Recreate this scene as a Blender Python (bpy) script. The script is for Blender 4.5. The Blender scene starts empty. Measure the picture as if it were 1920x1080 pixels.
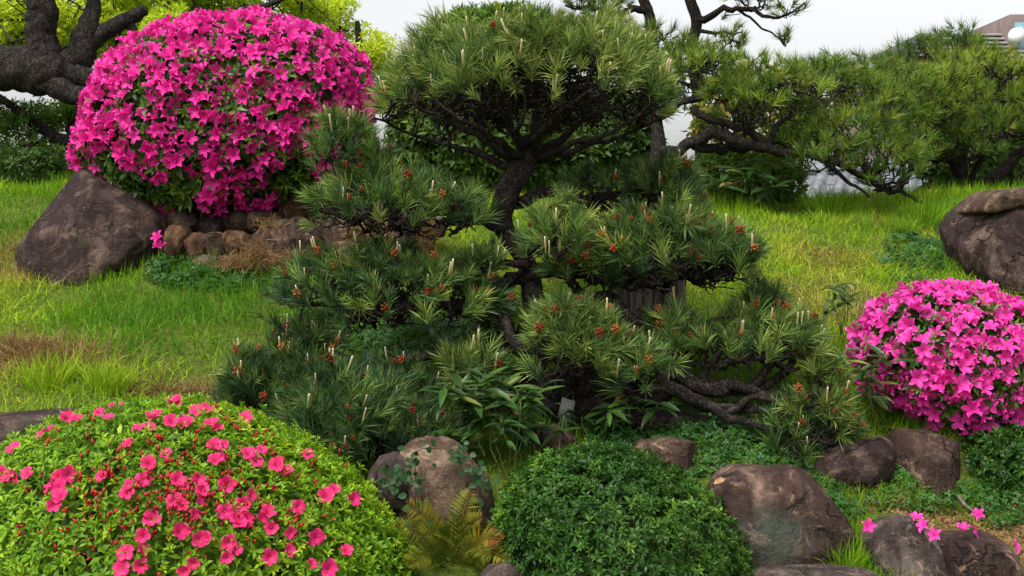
import bpy, bmesh, math
import numpy as np
from mathutils import Vector, Matrix
from mathutils.bvhtree import BVHTree

# ------------------------------------------------------------------ camera, sky, sun, exposure
scene = bpy.context.scene
COL = scene.collection
F = 2318.0            # focal length in photo pixels (1920 wide)
CX, HY = 960.0, 430.0  # principal column, horizon row of the photograph
CZ = 1.6              # eye height

cam = bpy.data.cameras.new('camera')
cam.sensor_width = 36.0
cam.lens = 36.0 * F / 1920.0
cam.shift_y = -(540.0 - HY) / 1920.0
cam.clip_start = 0.05
cam.clip_end = 2000.0
camo = bpy.data.objects.new('camera', cam)
camo.location = (0, 0, CZ)
camo.rotation_euler = (math.radians(90), 0, 0)
COL.objects.link(camo)
scene.camera = camo

SUN_EL, SUN_AZ = math.radians(58), math.radians(-140)
world = bpy.data.worlds.new('World')
scene.world = world
world.use_nodes = True
wt = world.node_tree
wt.nodes.clear()
wo = wt.nodes.new('ShaderNodeOutputWorld')
bg = wt.nodes.new('ShaderNodeBackground')
sky = wt.nodes.new('ShaderNodeTexSky')
sky.sky_type = 'NISHITA'
sky.sun_disc = False
sky.sun_elevation = SUN_EL
sky.sun_rotation = SUN_AZ
sky.dust_density = 4.0
sky.air_density = 1.0
hs = wt.nodes.new('ShaderNodeHueSaturation')
hs.inputs['Saturation'].default_value = 0.10
wt.links.new(sky.outputs[0], hs.inputs['Color'])
wt.links.new(hs.outputs[0], bg.inputs['Color'])
bg.inputs['Strength'].default_value = 0.13
wt.links.new(bg.outputs[0], wo.inputs['Surface'])

sun = bpy.data.lights.new('sun', 'SUN')
sun.energy = 1.5
sun.angle = math.radians(25)
sun.color = (1.0, 0.96, 0.9)
suno = bpy.data.objects.new('sun', sun)
# light comes from above, behind the camera and slightly from the left
sd = Vector((0.42, 0.62, -1.15)).normalized()
suno.rotation_euler = sd.to_track_quat('-Z', 'Y').to_euler()
COL.objects.link(suno)
sky.sun_elevation = math.asin(-sd.z)
sky.sun_rotation = math.atan2(-sd.x, -sd.y)

vs = scene.view_settings
vs.view_transform = 'Standard'
vs.look = 'None'
vs.gamma = 1.0
vs.exposure = 0.95
scene.cycles.max_bounces = 6
scene.cycles.diffuse_bounces = 3
scene.cycles.transmission_bounces = 3
scene.cycles.transparent_max_bounces = 4
scene.cycles.use_denoising = True

# ------------------------------------------------------------------ helpers
rng = np.random.default_rng(7)


def P(px, py, y):
    """photo pixel + depth -> world point"""
    return np.array([(px - CX) * y / F, y, CZ + (HY - py) * y / F])


def unit(v):
    v = np.asarray(v, float)
    return v / np.maximum(np.linalg.norm(v, axis=-1, keepdims=True), 1e-9)


def _hash(ix, iy, iz, seed):
    h = (ix * 374761393 + iy * 668265263 + iz * 2147483647 + seed * 974634777) & 0xFFFFFFFF
    h = ((h ^ (h >> 13)) * 1274126177) & 0xFFFFFFFF
    h = h ^ (h >> 16)
    return (h & 0xFFFF) / 32767.5 - 1.0


def vnoise(p, seed=0):
    p = np.asarray(p, float)
    i = np.floor(p).astype(np.int64)
    f = p - i
    f = f * f * (3 - 2 * f)
    r = 0
    for dx in (0, 1):
        for dy in (0, 1):
            for dz in (0, 1):
                w = (f[..., 0] if dx else 1 - f[..., 0]) * (f[..., 1] if dy else 1 - f[..., 1]) * (f[..., 2] if dz else 1 - f[..., 2])
                r = r + w * _hash(i[..., 0] + dx, i[..., 1] + dy, i[..., 2] + dz, seed)
    return r


def fbm(p, octv=4, seed=0, lac=2.0, gain=0.5):
    a, s, r = 1.0, 0.0, 0
    q = np.asarray(p, float)
    for k in range(octv):
        r = r + a * vnoise(q, seed + k * 17)
        s += a
        a *= gain
        q = q * lac + 3.7
    return r / s


def make_mesh(name, V, faces, col=None, smooth=False):
    """faces: list of int arrays (m,k)"""
    me = bpy.data.meshes.new(name)
    V = np.asarray(V, np.float32)
    me.vertices.add(len(V))
    me.vertices.foreach_set('co', V.ravel())
    loops = np.concatenate([f.ravel() for f in faces]).astype(np.int32)
    starts, o = [], 0
    for f in faces:
        m, k = f.shape
        starts.append(o + np.arange(m) * k)
        o += m * k
    starts = np.concatenate(starts).astype(np.int32)
    me.loops.add(len(loops))
    me.loops.foreach_set('vertex_index', loops)
    me.polygons.add(len(starts))
    me.polygons.foreach_set('loop_start', starts)
    if smooth:
        me.polygons.foreach_set('use_smooth', np.ones(len(starts), bool))
    if col is not None:
        at = me.attributes.new('Col', 'FLOAT_COLOR', 'POINT')
        c = np.ones((len(V), 4), np.float32)
        c[:, :3] = col
        at.data.foreach_set('color', c.ravel())
    me.update(calc_edges=True)
    return me


class Buf:
    def __init__(self):
        self.V, self.F3, self.F4, self.C, self.n = [], [], [], [], 0

    def add(self, V, f3=None, f4=None, col=None):
        V = np.asarray(V, float).reshape(-1, 3)
        self.V.append(V)
        if f3 is not None and len(f3):
            self.F3.append(np.asarray(f3) + self.n)
        if f4 is not None and len(f4):
            self.F4.append(np.asarray(f4) + self.n)
        c = np.zeros((len(V), 3)) + 0.5 if col is None else np.broadcast_to(np.asarray(col, float), (len(V), 3))
        self.C.append(c)
        self.n += len(V)

    def stamp(self, tpl, R, pos, scale, r=None, b=None):
        """tpl=(V,f3,f4,g) ; R (N,3,3), pos (N,3), scale (N,)"""
        V, f3, f4, g = tpl
        N, n = len(pos), len(V)
        if N == 0:
            return
        scale = np.broadcast_to(np.asarray(scale, float), (N,))
        W = np.einsum('nij,vj->nvi', R, V) * scale[:, None, None] + pos[:, None, :]
        col = np.zeros((N, n, 3))
        col[..., 0] = (rng.random(N) if r is None else r)[:, None]
        col[..., 1] = g[None, :]
        col[..., 2] = (rng.random(N) if b is None else b)[:, None]
        off = (np.arange(N) * n)[:, None, None]
        self.add(W.reshape(-1, 3),
                 (f3[None] + off).reshape(-1, 3) if len(f3) else None,
                 (f4[None] + off).reshape(-1, 4) if len(f4) else None,
                 col.reshape(-1, 3))

    def mesh(self, name, origin=(0, 0, 0), smooth=False):
        fs = []
        if self.F3:
            fs.append(np.concatenate(self.F3))
        if self.F4:
            fs.append(np.concatenate(self.F4))
        return make_mesh(name, np.concatenate(self.V) - np.asarray(origin), fs, np.concatenate(self.C), smooth)


def frames(d, roll=None):
    """rotation matrices with local z = d"""
    d = unit(d)
    N = len(d)
    a = np.where(np.abs(d[:, 2:3]) < 0.95, np.array([[0, 0, 1.0]]), np.array([[1.0, 0, 0]]))
    x = unit(np.cross(a, d))
    y = np.cross(d, x)
    if roll is None:
        roll = rng.random(N) * 2 * np.pi
    c, s = np.cos(roll)[:, None], np.sin(roll)[:, None]
    X = x * c + y * s
    Y = -x * s + y * c
    return np.stack([X, Y, d], axis=2)


def tag(o, label=None, cat=None, group=None, kind=None):
    if label:
        o['label'] = label
    if cat:
        o['category'] = cat
    if group:
        o['group'] = group
    if kind:
        o['kind'] = kind
    return o


def thing(name, label, cat, loc, group=None):
    o = bpy.data.objects.new(name, None)
    o.empty_display_size = 0.1
    o.location = tuple(float(v) for v in loc)
    COL.objects.link(o)
    tag(o, label, cat, group)
    o['wl'] = [float(v) for v in loc]
    return o


def wloc(o):
    return np.array(o['wl']) if o is not None and 'wl' in o else np.zeros(3)


def obj(name, me, mat, parent=None, loc=None, kind=None):
    o = bpy.data.objects.new(name, me)
    if mat is not None and (len(me.materials) == 0):
        me.materials.append(mat)
    COL.objects.link(o)
    if parent is not None:
        o.parent = parent
    o['wl'] = [float(v) for v in (wloc(parent) if loc is None else loc)]
    if loc is not None:
        o.location = tuple(float(v) for v in (np.asarray(loc) - wloc(parent)))
    if kind:
        o['kind'] = kind
    return o


def part(name, buf, mat, parent, kind=None, smooth=False):
    return obj(name, buf.mesh(name, wloc(parent), smooth), mat, parent, None, kind)


def piece(name, me, mat, parent, R, pos, s, kind=None):
    """a piece that shares mesh data: rotation matrix, world position, scale"""
    o = bpy.data.objects.new(name, me)
    if mat is not None and len(me.materials) == 0:
        me.materials.append(mat)
    COL.objects.link(o)
    o.parent = parent
    M = Matrix(np.asarray(R).tolist()).to_4x4() @ Matrix.Scale(float(s), 4)
    M.translation = Vector((np.asarray(pos) - wloc(parent)).tolist())
    o.matrix_local = M
    if kind:
        o['kind'] = kind
    return o


def catmull(pts, sub):
    pts = np.asarray(pts, float)
    if len(pts) < 3:
        t = np.linspace(0, 1, sub + 1)[:, None]
        return pts[0] * (1 - t) + pts[-1] * t
    Q = np.vstack([2 * pts[0] - pts[1], pts, 2 * pts[-1] - pts[-2]])
    out = []
    for i in range(1, len(Q) - 2):
        t = np.linspace(0, 1, sub, endpoint=False)[:, None]
        a, b, c, d = Q[i - 1], Q[i], Q[i + 1], Q[i + 2]
        out.append(0.5 * ((2 * b) + (c - a) * t + (2 * a - 5 * b + 4 * c - d) * t ** 2 + (3 * b - a - 3 * c + d) * t ** 3))
    out.append(pts[-1:])
    return np.vstack(out)


def tube(buf, pts, rad, sides=8, knob=0.0, seed=0, cap=True, col=None):
    pts = np.asarray(pts, float)
    n = len(pts)
    rad = np.broadcast_to(np.asarray(rad, float), (n,)) if np.ndim(rad) == 0 or len(np.atleast_1d(rad)) == n else np.interp(np.linspace(0, 1, n), np.linspace(0, 1, len(rad)), rad)
    T = unit(np.gradient(pts, axis=0))
    a = np.array([0, 0, 1.0]) if abs(T[0][2]) < 0.9 else np.array([1.0, 0, 0])
    x = unit(np.cross(a, T[0]))
    ang = np.arange(sides) / sides * 2 * np.pi
    rings = []
    for i in range(n):
        x = unit(x - T[i] * np.dot(x, T[i]))
        y = np.cross(T[i], x)
        rings.append(np.cos(ang)[:, None] * x + np.sin(ang)[:, None] * y)
    D = np.array(rings)
    V = pts[:, None, :] + D * rad[:, None, None]
    if knob > 0:
        k = 0.6 * fbm(V / (rad.max() * 1.6), 3, seed) + 0.28 * vnoise(V / (rad.max() * 0.5), seed + 5) + (0.28 * vnoise(V / (rad.max() * 0.2), seed + 6) if sides > 20 else 0)
        V = V + D * (rad[:, None] * knob * k)[..., None]
    V = V.reshape(-1, 3)
    i = np.arange(n - 1)[:, None] * sides
    j = np.arange(sides)[None]
    jn = (j + 1) % sides
    f4 = np.stack([i + j, i + jn, i + sides + jn, i + sides + j], -1).reshape(-1, 4)
    f3 = None
    if cap:
        V = np.vstack([V, pts[-1] + T[-1] * rad[-1] * 0.4])
        e = (n - 1) * sides
        f3 = np.stack([e + np.arange(sides), e + (np.arange(sides) + 1) % sides, np.full(sides, n * sides)], -1)
    buf.add(V, f3, f4, col)


def pxline(lst):
    return np.array([P(*p) for p in lst])


# ------------------------------------------------------------------ node materials
def new_mat(name):
    m = bpy.data.materials.new(name)
    m.use_nodes = True
    nt = m.node_tree
    nt.nodes.clear()
    return m, nt


def N(nt, typ, **kw):
    n = nt.nodes.new(typ)
    for k, v in kw.items():
        setattr(n, k, v)
    return n


def L(nt, a, b):
    nt.links.new(a, b)


def ramp(nt, fac, stops):
    r = N(nt, 'ShaderNodeValToRGB')
    e = r.color_ramp.elements
    while len(e) < len(stops):
        e.new(0.5)
    for q, (p, c) in zip(e, stops):
        q.position = p
        q.color = (c[0], c[1], c[2], 1) if np.ndim(c) else (c, c, c, 1)
    L(nt, fac, r.inputs[0])
    return r.outputs[0]


def noise(nt, scale, detail=5, rough=0.55, vec=None, dist=0.0):
    n = N(nt, 'ShaderNodeTexNoise')
    n.inputs['Scale'].default_value = scale
    n.inputs['Detail'].default_value = detail
    n.inputs['Roughness'].default_value = rough
    n.inputs['Distortion'].default_value = dist
    if vec is not None:
        L(nt, vec, n.inputs['Vector'])
    return n.outputs[0]


def mix(nt, fac, a, b, mode='MIX'):
    m = N(nt, 'ShaderNodeMix', data_type='RGBA', blend_type=mode)
    for sock, v in ((m.inputs[0], fac), (m.inputs[6], a), (m.inputs[7], b)):
        if hasattr(v, 'links') or hasattr(v, 'is_linked'):
            L(nt, v, sock)
        elif np.ndim(v):
            sock.default_value = (v[0], v[1], v[2], 1)
        else:
            sock.default_value = v
    return m.outputs[2]


def math_n(nt, op, a, b=None):
    m = N(nt, 'ShaderNodeMath', operation=op)
    for s, v in ((m.inputs[0], a), (m.inputs[1], b)):
        if v is None:
            continue
        if hasattr(v, 'is_linked'):
            L(nt, v, s)
        else:
            s.default_value = v
    return m.outputs[0]


def bump(nt, h, strength, dist):
    b = N(nt, 'ShaderNodeBump')
    b.inputs['Strength'].default_value = strength
    b.inputs['Distance'].default_value = dist
    L(nt, h, b.inputs['Height'])
    return b.outputs[0]


def geo_pos(nt):
    return N(nt, 'ShaderNodeNewGeometry').outputs['Position']


def bsdf(nt, color, rough=0.5, spec=0.5, normal=None, transl=0.0, tcol=None):
    p = N(nt, 'ShaderNodeBsdfPrincipled')
    o = N(nt, 'ShaderNodeOutputMaterial')
    if hasattr(color, 'is_linked'):
        L(nt, color, p.inputs['Base Color'])
    else:
        p.inputs['Base Color'].default_value = (*color, 1)
    if hasattr(rough, 'is_linked'):
        L(nt, rough, p.inputs['Roughness'])
    else:
        p.inputs['Roughness'].default_value = rough
    p.inputs['Specular IOR Level'].default_value = spec
    if normal is not None:
        L(nt, normal, p.inputs['Normal'])
    if transl > 0:
        t = N(nt, 'ShaderNodeBsdfTranslucent')
        c = tcol if tcol is not None else color
        if hasattr(c, 'is_linked'):
            L(nt, c, t.inputs[0])
        else:
            t.inputs[0].default_value = (*c, 1)
        mx = N(nt, 'ShaderNodeMixShader')
        mx.inputs[0].default_value = transl
        L(nt, p.outputs[0], mx.inputs[1])
        L(nt, t.outputs[0], mx.inputs[2])
        L(nt, mx.outputs[0], o.inputs[0])
    else:
        L(nt, p.outputs[0], o.inputs[0])


def attr(nt):
    a = N(nt, 'ShaderNodeAttribute', attribute_name='Col')
    s = N(nt, 'ShaderNodeSeparateColor')
    L(nt, a.outputs['Color'], s.inputs[0])
    return s.outputs[0], s.outputs[1], s.outputs[2]


def leaf_mat(name, stops, rough=0.45, transl=0.3, spec=0.3, gvar=0.0):
    m, nt = new_mat(name)
    r, g, b = attr(nt)
    c = ramp(nt, r, stops)
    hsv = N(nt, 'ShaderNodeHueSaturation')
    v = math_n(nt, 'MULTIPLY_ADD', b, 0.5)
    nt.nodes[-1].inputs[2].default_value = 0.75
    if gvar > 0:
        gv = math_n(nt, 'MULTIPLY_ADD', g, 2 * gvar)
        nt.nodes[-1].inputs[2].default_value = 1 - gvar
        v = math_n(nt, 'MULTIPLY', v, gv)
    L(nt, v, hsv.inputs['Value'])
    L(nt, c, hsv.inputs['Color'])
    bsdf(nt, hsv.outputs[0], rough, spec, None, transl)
    return m


def flower_mat(name, throat, body, edge, vary):
    m, nt = new_mat(name)
    r, g, b = attr(nt)
    oi = N(nt, 'ShaderNodeObjectInfo')
    rnd = math_n(nt, 'FRACT', math_n(nt, 'ADD', oi.outputs['Random'], b))
    c = ramp(nt, g, [(0.0, throat), (0.42, body), (0.72, body), (1.0, edge)])
    # streaks along the petals
    nz = noise(nt, 120, 3, 0.6)
    c = mix(nt, math_n(nt, 'MULTIPLY', nz, 0.35), c, edge)
    c = mix(nt, math_n(nt, 'MULTIPLY', rnd, 0.55), c, vary)
    bsdf(nt, c, 0.5, 0.25, None, 0.35)
    return m


def bark_mat(name, c0, c1, c2, scale=18, lichen=0.0, plates=True):
    m, nt = new_mat(name)
    pos = geo_pos(nt)
    n1 = noise(nt, scale, 6, 0.65, pos)
    n2 = noise(nt, scale * 4, 4, 0.6, pos)
    c = ramp(nt, n1, [(0.3, c0), (0.52, c1), (0.75, c2)])
    h = n1
    if plates:
        v = N(nt, 'ShaderNodeTexVoronoi', feature='DISTANCE_TO_EDGE')
        v.inputs['Scale'].default_value = scale * 1.6
        dv = N(nt, 'ShaderNodeVectorMath', operation='ADD')
        nn = N(nt, 'ShaderNodeTexNoise')
        nn.inputs['Scale'].default_value = scale * 1.5
        L(nt, pos, nn.inputs['Vector'])
        sc = N(nt, 'ShaderNodeVectorMath', operation='SCALE')
        sc.inputs['Scale'].default_value = 0.10
        L(nt, nn.outputs['Color'], sc.inputs[0])
        mp = N(nt, 'ShaderNodeMapping')
        mp.inputs['Scale'].default_value = (1, 1, 0.55)
        L(nt, pos, mp.inputs[0])
        L(nt, mp.outputs[0], dv.inputs[0])
        L(nt, sc.outputs[0], dv.inputs[1])
        L(nt, dv.outputs[0], v.inputs['Vector'])
        crack = ramp(nt, v.outputs['Distance'], [(0.0, 0.0), (0.13, 1.0)])
        c = mix(nt, crack, (c0[0] * .6, c0[1] * .6, c0[2] * .6), c)
        h = math_n(nt, 'ADD', math_n(nt, 'MULTIPLY', crack, 0.8), math_n(nt, 'MULTIPLY', n2, 0.5))
    if lichen > 0:
        lz = ramp(nt, noise(nt, 26, 5, 0.7, pos), [(0.62 - lichen * .1, 0.0), (0.70, 1.0)])
        c = mix(nt, math_n(nt, 'MULTIPLY', lz, lichen), c, (0.22, 0.23, 0.2))
    bsdf(nt, c, 0.85, 0.2, bump(nt, h, 0.9, 0.012))
    return m


def rock_mat(name, c0, c1, c2, moss=0.3, speck=0.5, seedoff=0.0, stain=None):
    m, nt = new_mat(name)
    tc = geo_pos(nt)
    mp = N(nt, 'ShaderNodeMapping')
    mp.inputs['Location'].default_value = (seedoff, seedoff * 1.7, seedoff * .3)
    L(nt, tc, mp.inputs[0])
    pos = mp.outputs[0]
    big = noise(nt, 3.2, 6, 0.62, pos, 0.6)
    mp2 = N(nt, 'ShaderNodeMapping')
    mp2.inputs['Scale'].default_value = (7, 7, 1.1)
    L(nt, pos, mp2.inputs[0])
    streak = noise(nt, 2.2, 5, 0.6, mp2.outputs[0])
    fine = noise(nt, 60, 6, 0.7, pos)
    c = ramp(nt, big, [(0.36, c0), (0.5, c1), (0.62, c2)])
    c = mix(nt, ramp(nt, streak, [(0.42, 0.0), (0.62, 0.85)]), c, (c0[0] * .38, c0[1] * .34, c0[2] * .38))
    c = mix(nt, ramp(nt, fine, [(0.35, 0.5), (0.65, 0.0)]), c, (c0[0] * .5, c0[1] * .5, c0[2] * .5))
    # irregular dark weathering and a few thin cracks
    dk = ramp(nt, noise(nt, 5.5, 8, 0.72, pos, 1.2), [(0.44, 0.8), (0.56, 0.0)])
    c = mix(nt, dk, c, (c0[0] * .42, c0[1] * .38, c0[2] * .40))
    lc = ramp(nt, noise(nt, 11, 7, 0.75, pos, 0.8), [(0.56, 0.0), (0.66, 0.65)])
    c = mix(nt, lc, c, (c2[0] * 1.25, c2[1] * 1.22, c2[2] * 1.15))
    vo = N(nt, 'ShaderNodeTexVoronoi', feature='DISTANCE_TO_EDGE')
    vo.inputs['Scale'].default_value = 2.6
    wv = N(nt, 'ShaderNodeTexNoise')
    wv.inputs['Scale'].default_value = 5.0
    wv.inputs['Detail'].default_value = 6
    L(nt, pos, wv.inputs['Vector'])
    wa = N(nt, 'ShaderNodeVectorMath', operation='MULTIPLY_ADD')
    wa.inputs[1].default_value = (.5, .5, .5)
    L(nt, wv.outputs['Color'], wa.inputs[0])
    L(nt, pos, wa.inputs[2])
    L(nt, wa.outputs[0], vo.inputs['Vector'])
    crack = ramp(nt, vo.outputs['Distance'], [(0.0, 1.0), (0.022, 0.0)])
    crack = math_n(nt, 'MULTIPLY', crack, ramp(nt, noise(nt, 2.1, 3, 0.5, pos), [(0.48, 0.0), (0.56, 1.0)]))
    c = mix(nt, math_n(nt, 'MULTIPLY', crack, .8), c, (c0[0] * .25, c0[1] * .25, c0[2] * .25))
    sp = ramp(nt, noise(nt, 170, 2, 0.6, pos), [(0.66, 0.0), (0.74, 0.7)])
    sp = math_n(nt, 'MULTIPLY', sp, math_n(nt, 'MULTIPLY', ramp(nt, noise(nt, 5, 3, 0.5, pos), [(0.42, 0.0), (0.6, 1.0)]), speck))
    c = mix(nt, sp, c, (0.42, 0.38, 0.33))
    if moss > 0:
        mz = ramp(nt, noise(nt, 7, 6, 0.7, pos), [(0.60, 0.0), (0.72, 1.0)])
        c = mix(nt, math_n(nt, 'MULTIPLY', mz, moss), c, (0.055, 0.075, 0.035))
    if stain is not None:   # algae growing on one patch of the face
        sx, sz, sr, scol = stain
        sep = N(nt, 'ShaderNodeSeparateXYZ')
        L(nt, tc, sep.inputs[0])
        dx = math_n(nt, 'POWER', math_n(nt, 'ABSOLUTE', math_n(nt, 'DIVIDE', math_n(nt, 'SUBTRACT', sep.outputs[0], sx), sr)), 2.0)
        dz = math_n(nt, 'POWER', math_n(nt, 'ABSOLUTE', math_n(nt, 'DIVIDE', math_n(nt, 'SUBTRACT', sep.outputs[2], sz), sr * .75)), 2.0)
        dd = math_n(nt, 'ADD', math_n(nt, 'ADD', dx, dz), math_n(nt, 'MULTIPLY', math_n(nt, 'SUBTRACT', streak, 0.5), 2.2))
        c = mix(nt, math_n(nt, 'MULTIPLY', ramp(nt, dd, [(0.1, 1.0), (1.2, 0.0)]), 0.6), c, scol)
    h = math_n(nt, 'ADD', math_n(nt, 'MULTIPLY', big, 0.5), math_n(nt, 'MULTIPLY', fine, 0.22))
    h = math_n(nt, 'ADD', h, math_n(nt, 'MULTIPLY', noise(nt, 18, 6, 0.65, pos), 0.4))
    h = math_n(nt, 'SUBTRACT', h, math_n(nt, 'MULTIPLY', crack, 0.5))
    h = math_n(nt, 'ADD', h, math_n(nt, 'MULTIPLY', dk, 0.12))
    bsdf(nt, c, 0.85, 0.25, bump(nt, h, 1.0, 0.06))
    return m


def plain_mat(name, c0, c1, scale=20, rough=0.7, bstr=0.3, spec=0.3, stretch=None):
    m, nt = new_mat(name)
    pos = geo_pos(nt)
    if stretch:
        mp = N(nt, 'ShaderNodeMapping')
        mp.inputs['Scale'].default_value = stretch
        L(nt, pos, mp.inputs[0])
        pos = mp.outputs[0]
    n = noise(nt, scale, 6, 0.65, pos)
    c = ramp(nt, n, [(0.35, c0), (0.65, c1)])
    bsdf(nt, c, rough, spec, bump(nt, n, bstr, 0.01))
    return m


M = {}
M['pine_bark'] = bark_mat('pine_bark', (0.011, 0.008, 0.007), (0.032, 0.024, 0.020), (0.080, 0.062, 0.052), 24, 0.3)
M['twig_bark'] = bark_mat('twig_bark', (0.011, 0.008, 0.007), (0.024, 0.018, 0.015), (0.058, 0.045, 0.037), 40, 0.15, False)
M['tree_bark'] = bark_mat('tree_bark', (0.010, 0.0075, 0.007), (0.026, 0.019, 0.017), (0.055, 0.041, 0.036), 15, 0.10)
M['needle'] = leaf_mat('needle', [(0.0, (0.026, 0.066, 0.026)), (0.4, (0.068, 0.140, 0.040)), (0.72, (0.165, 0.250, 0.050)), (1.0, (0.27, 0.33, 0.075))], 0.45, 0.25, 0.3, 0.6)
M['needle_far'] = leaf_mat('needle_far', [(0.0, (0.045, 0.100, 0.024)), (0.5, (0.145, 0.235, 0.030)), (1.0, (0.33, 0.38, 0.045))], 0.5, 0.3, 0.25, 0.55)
M['candle'] = None
M['azalea_leaf'] = leaf_mat('azalea_leaf', [(0.0, (0.022, 0.055, 0.013)), (0.5, (0.055, 0.125, 0.018)), (0.8, (0.14, 0.25, 0.022)), (1.0, (0.26, 0.33, 0.030))], 0.4, 0.28, 0.4)
M['satsuki_leaf'] = leaf_mat('satsuki_leaf', [(0.0, (0.035, 0.10, 0.008)), (0.4, (0.11, 0.25, 0.012)), (0.75, (0.22, 0.39, 0.015)), (1.0, (0.36, 0.48, 0.02))], 0.45, 0.3, 0.25)
M['box_leaf'] = leaf_mat('box_leaf', [(0.0, (0.012, 0.045, 0.006)), (0.5, (0.034, 0.098, 0.010)), (0.85, (0.075, 0.165, 0.014)), (1.0, (0.19, 0.32, 0.02))], 0.42, 0.2, 0.25)
M['camphor_leaf'] = leaf_mat('camphor_leaf', [(0.0, (0.18, 0.33, 0.016)), (0.4, (0.42, 0.60, 0.028)), (1.0, (0.70, 0.76, 0.06))], 0.5, 0.55, 0.2)  # spring green, with the glow of backlit leaves brightened into the colour
M['dark_leaf'] = leaf_mat('dark_leaf', [(0.0, (0.022, 0.050, 0.010)), (0.6, (0.060, 0.115, 0.016)), (1.0, (0.15, 0.22, 0.025))], 0.45, 0.35, 0.25)
M['mid_leaf'] = leaf_mat('mid_leaf', [(0.0, (0.06, 0.13, 0.02)), (0.6, (0.17, 0.29, 0.035)), (1.0, (0.34, 0.46, 0.05))], 0.45, 0.5, 0.25)
M['autumn_leaf'] = leaf_mat('autumn_leaf', [(0.0, (0.06, 0.11, 0.02)), (0.5, (0.20, 0.22, 0.025)), (0.8, (0.36, 0.22, 0.03)), (1.0, (0.38, 0.13, 0.03))], 0.5, 0.35, 0.3)
M['cover_leaf'] = leaf_mat('cover_leaf', [(0.0, (0.02, 0.07, 0.015)), (0.6, (0.045, 0.135, 0.022)), (1.0, (0.11, 0.22, 0.03))], 0.5, 0.25, 0.3)
M['grass'] = leaf_mat('grass', [(0.0, (0.07, 0.21, 0.010)), (0.35, (0.22, 0.39, 0.014)), (0.6, (0.40, 0.49, 0.022)), (0.78, (0.38, 0.34, 0.06)), (1.0, (0.34, 0.23, 0.095))], 0.6, 0.3, 0.12)
M['straw'] = leaf_mat('straw', [(0.0, (0.14, 0.08, 0.035)), (0.5, (0.28, 0.17, 0.065)), (1.0, (0.42, 0.30, 0.12))], 0.6, 0.2, 0.2)
M['fern'] = leaf_mat('fern', [(0.0, (0.06, 0.11, 0.012)), (0.5, (0.15, 0.17, 0.014)), (0.8, (0.24, 0.16, 0.015)), (1.0, (0.24, 0.075, 0.02))], 0.5, 0.3, 0.3)
M['magenta'] = flower_mat('magenta', (0.40, 0.0, 0.10), (0.82, 0.005, 0.33), (0.95, 0.17, 0.60), (0.70, 0.002, 0.22))
M['pink'] = flower_mat('pink', (0.55, 0.001, 0.18), (0.87, 0.018, 0.42), (0.96, 0.30, 0.70), (0.80, 0.008, 0.31))
M['coral'] = flower_mat('coral', (0.40, 0.002, 0.04), (0.78, 0.014, 0.135), (0.92, 0.12, 0.32), (0.80, 0.030, 0.24))
M['bud'] = plain_mat('bud', (0.30, 0.008, 0.012), (0.48, 0.02, 0.03), 60, 0.5, 0.1)
ROCKC = {
    'mauve': ((0.036, 0.022, 0.022), (0.076, 0.050, 0.047), (0.145, 0.105, 0.090)),
    'brown': ((0.046, 0.028, 0.023), (0.100, 0.064, 0.050), (0.19, 0.135, 0.105)),
    'tan': ((0.085, 0.058, 0.040), (0.17, 0.12, 0.085), (0.28, 0.21, 0.155)),
    'rust': ((0.075, 0.040, 0.022), (0.16, 0.092, 0.048), (0.25, 0.16, 0.10)),
    'grey': ((0.055, 0.044, 0.040), (0.115, 0.092, 0.082), (0.22, 0.18, 0.16)),
}
for k_ in ROCKC:
    ROCKC[k_] = tuple((a[0] * 1.42, a[1] * 1.30, a[2] * 1.22) for a in ROCKC[k_])
for i_, (k_, v_) in enumerate(ROCKC.items()):
    M['rock_' + k_] = rock_mat('rock_' + k_, *v_, moss=0.55, speck=0.7, seedoff=3.1 * i_)

M['rock_stained'] = rock_mat('rock_stained', *ROCKC['brown'], moss=0.5, speck=0.6, seedoff=5.5, stain=(P(1440, 1010, 4.25)[0], P(1440, 1010, 4.25)[2], .17, (0.060, 0.085, 0.062)))


def mat_candle():
    m, nt = new_mat('candle')
    r, g, b = attr(nt)
    c = ramp(nt, g, [(0.0, (0.20, 0.22, 0.05)), (0.6, (0.34, 0.31, 0.13)), (0.9, (0.55, 0.48, 0.30)), (1.0, (0.70, 0.62, 0.48))])
    nz = noise(nt, 300, 2, 0.6)
    c = mix(nt, math_n(nt, 'MULTIPLY', nz, 0.5), c, (0.22, 0.13, 0.05))
    bsdf(nt, c, 0.7, 0.2)
    return m


def mat_cone():
    m, nt = new_mat('pollen_cone')
    r, g, b = attr(nt)
    oi = N(nt, 'ShaderNodeObjectInfo')
    c = ramp(nt, math_n(nt, 'FRACT', math_n(nt, 'ADD', oi.outputs['Random'], r)), [(0.0, (0.15, 0.022, 0.009)), (0.6, (0.27, 0.050, 0.014)), (1.0, (0.34, 0.11, 0.03))])
    bsdf(nt, c, 0.75, 0.15)
    return m


def mat_blade():   # broad bamboo-grass leaf with a pale margin
    m, nt = new_mat('bamboo_grass_leaf')
    r, g, b = attr(nt)
    oi = N(nt, 'ShaderNodeObjectInfo')
    c = ramp(nt, oi.outputs['Random'], [(0.0, (0.014, 0.048, 0.010)), (0.6, (0.030, 0.090, 0.014)), (0.9, (0.060, 0.15, 0.02)), (0.96, (0.22, 0.20, 0.04)), (1.0, (0.45, 0.32, 0.12))])
    c = mix(nt, ramp(nt, g, [(0.85, 0.0), (1.0, .8)]), c, (0.36, 0.32, 0.16))
    bsdf(nt, c, 0.38, 0.4, None, 0.25)
    return m


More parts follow.
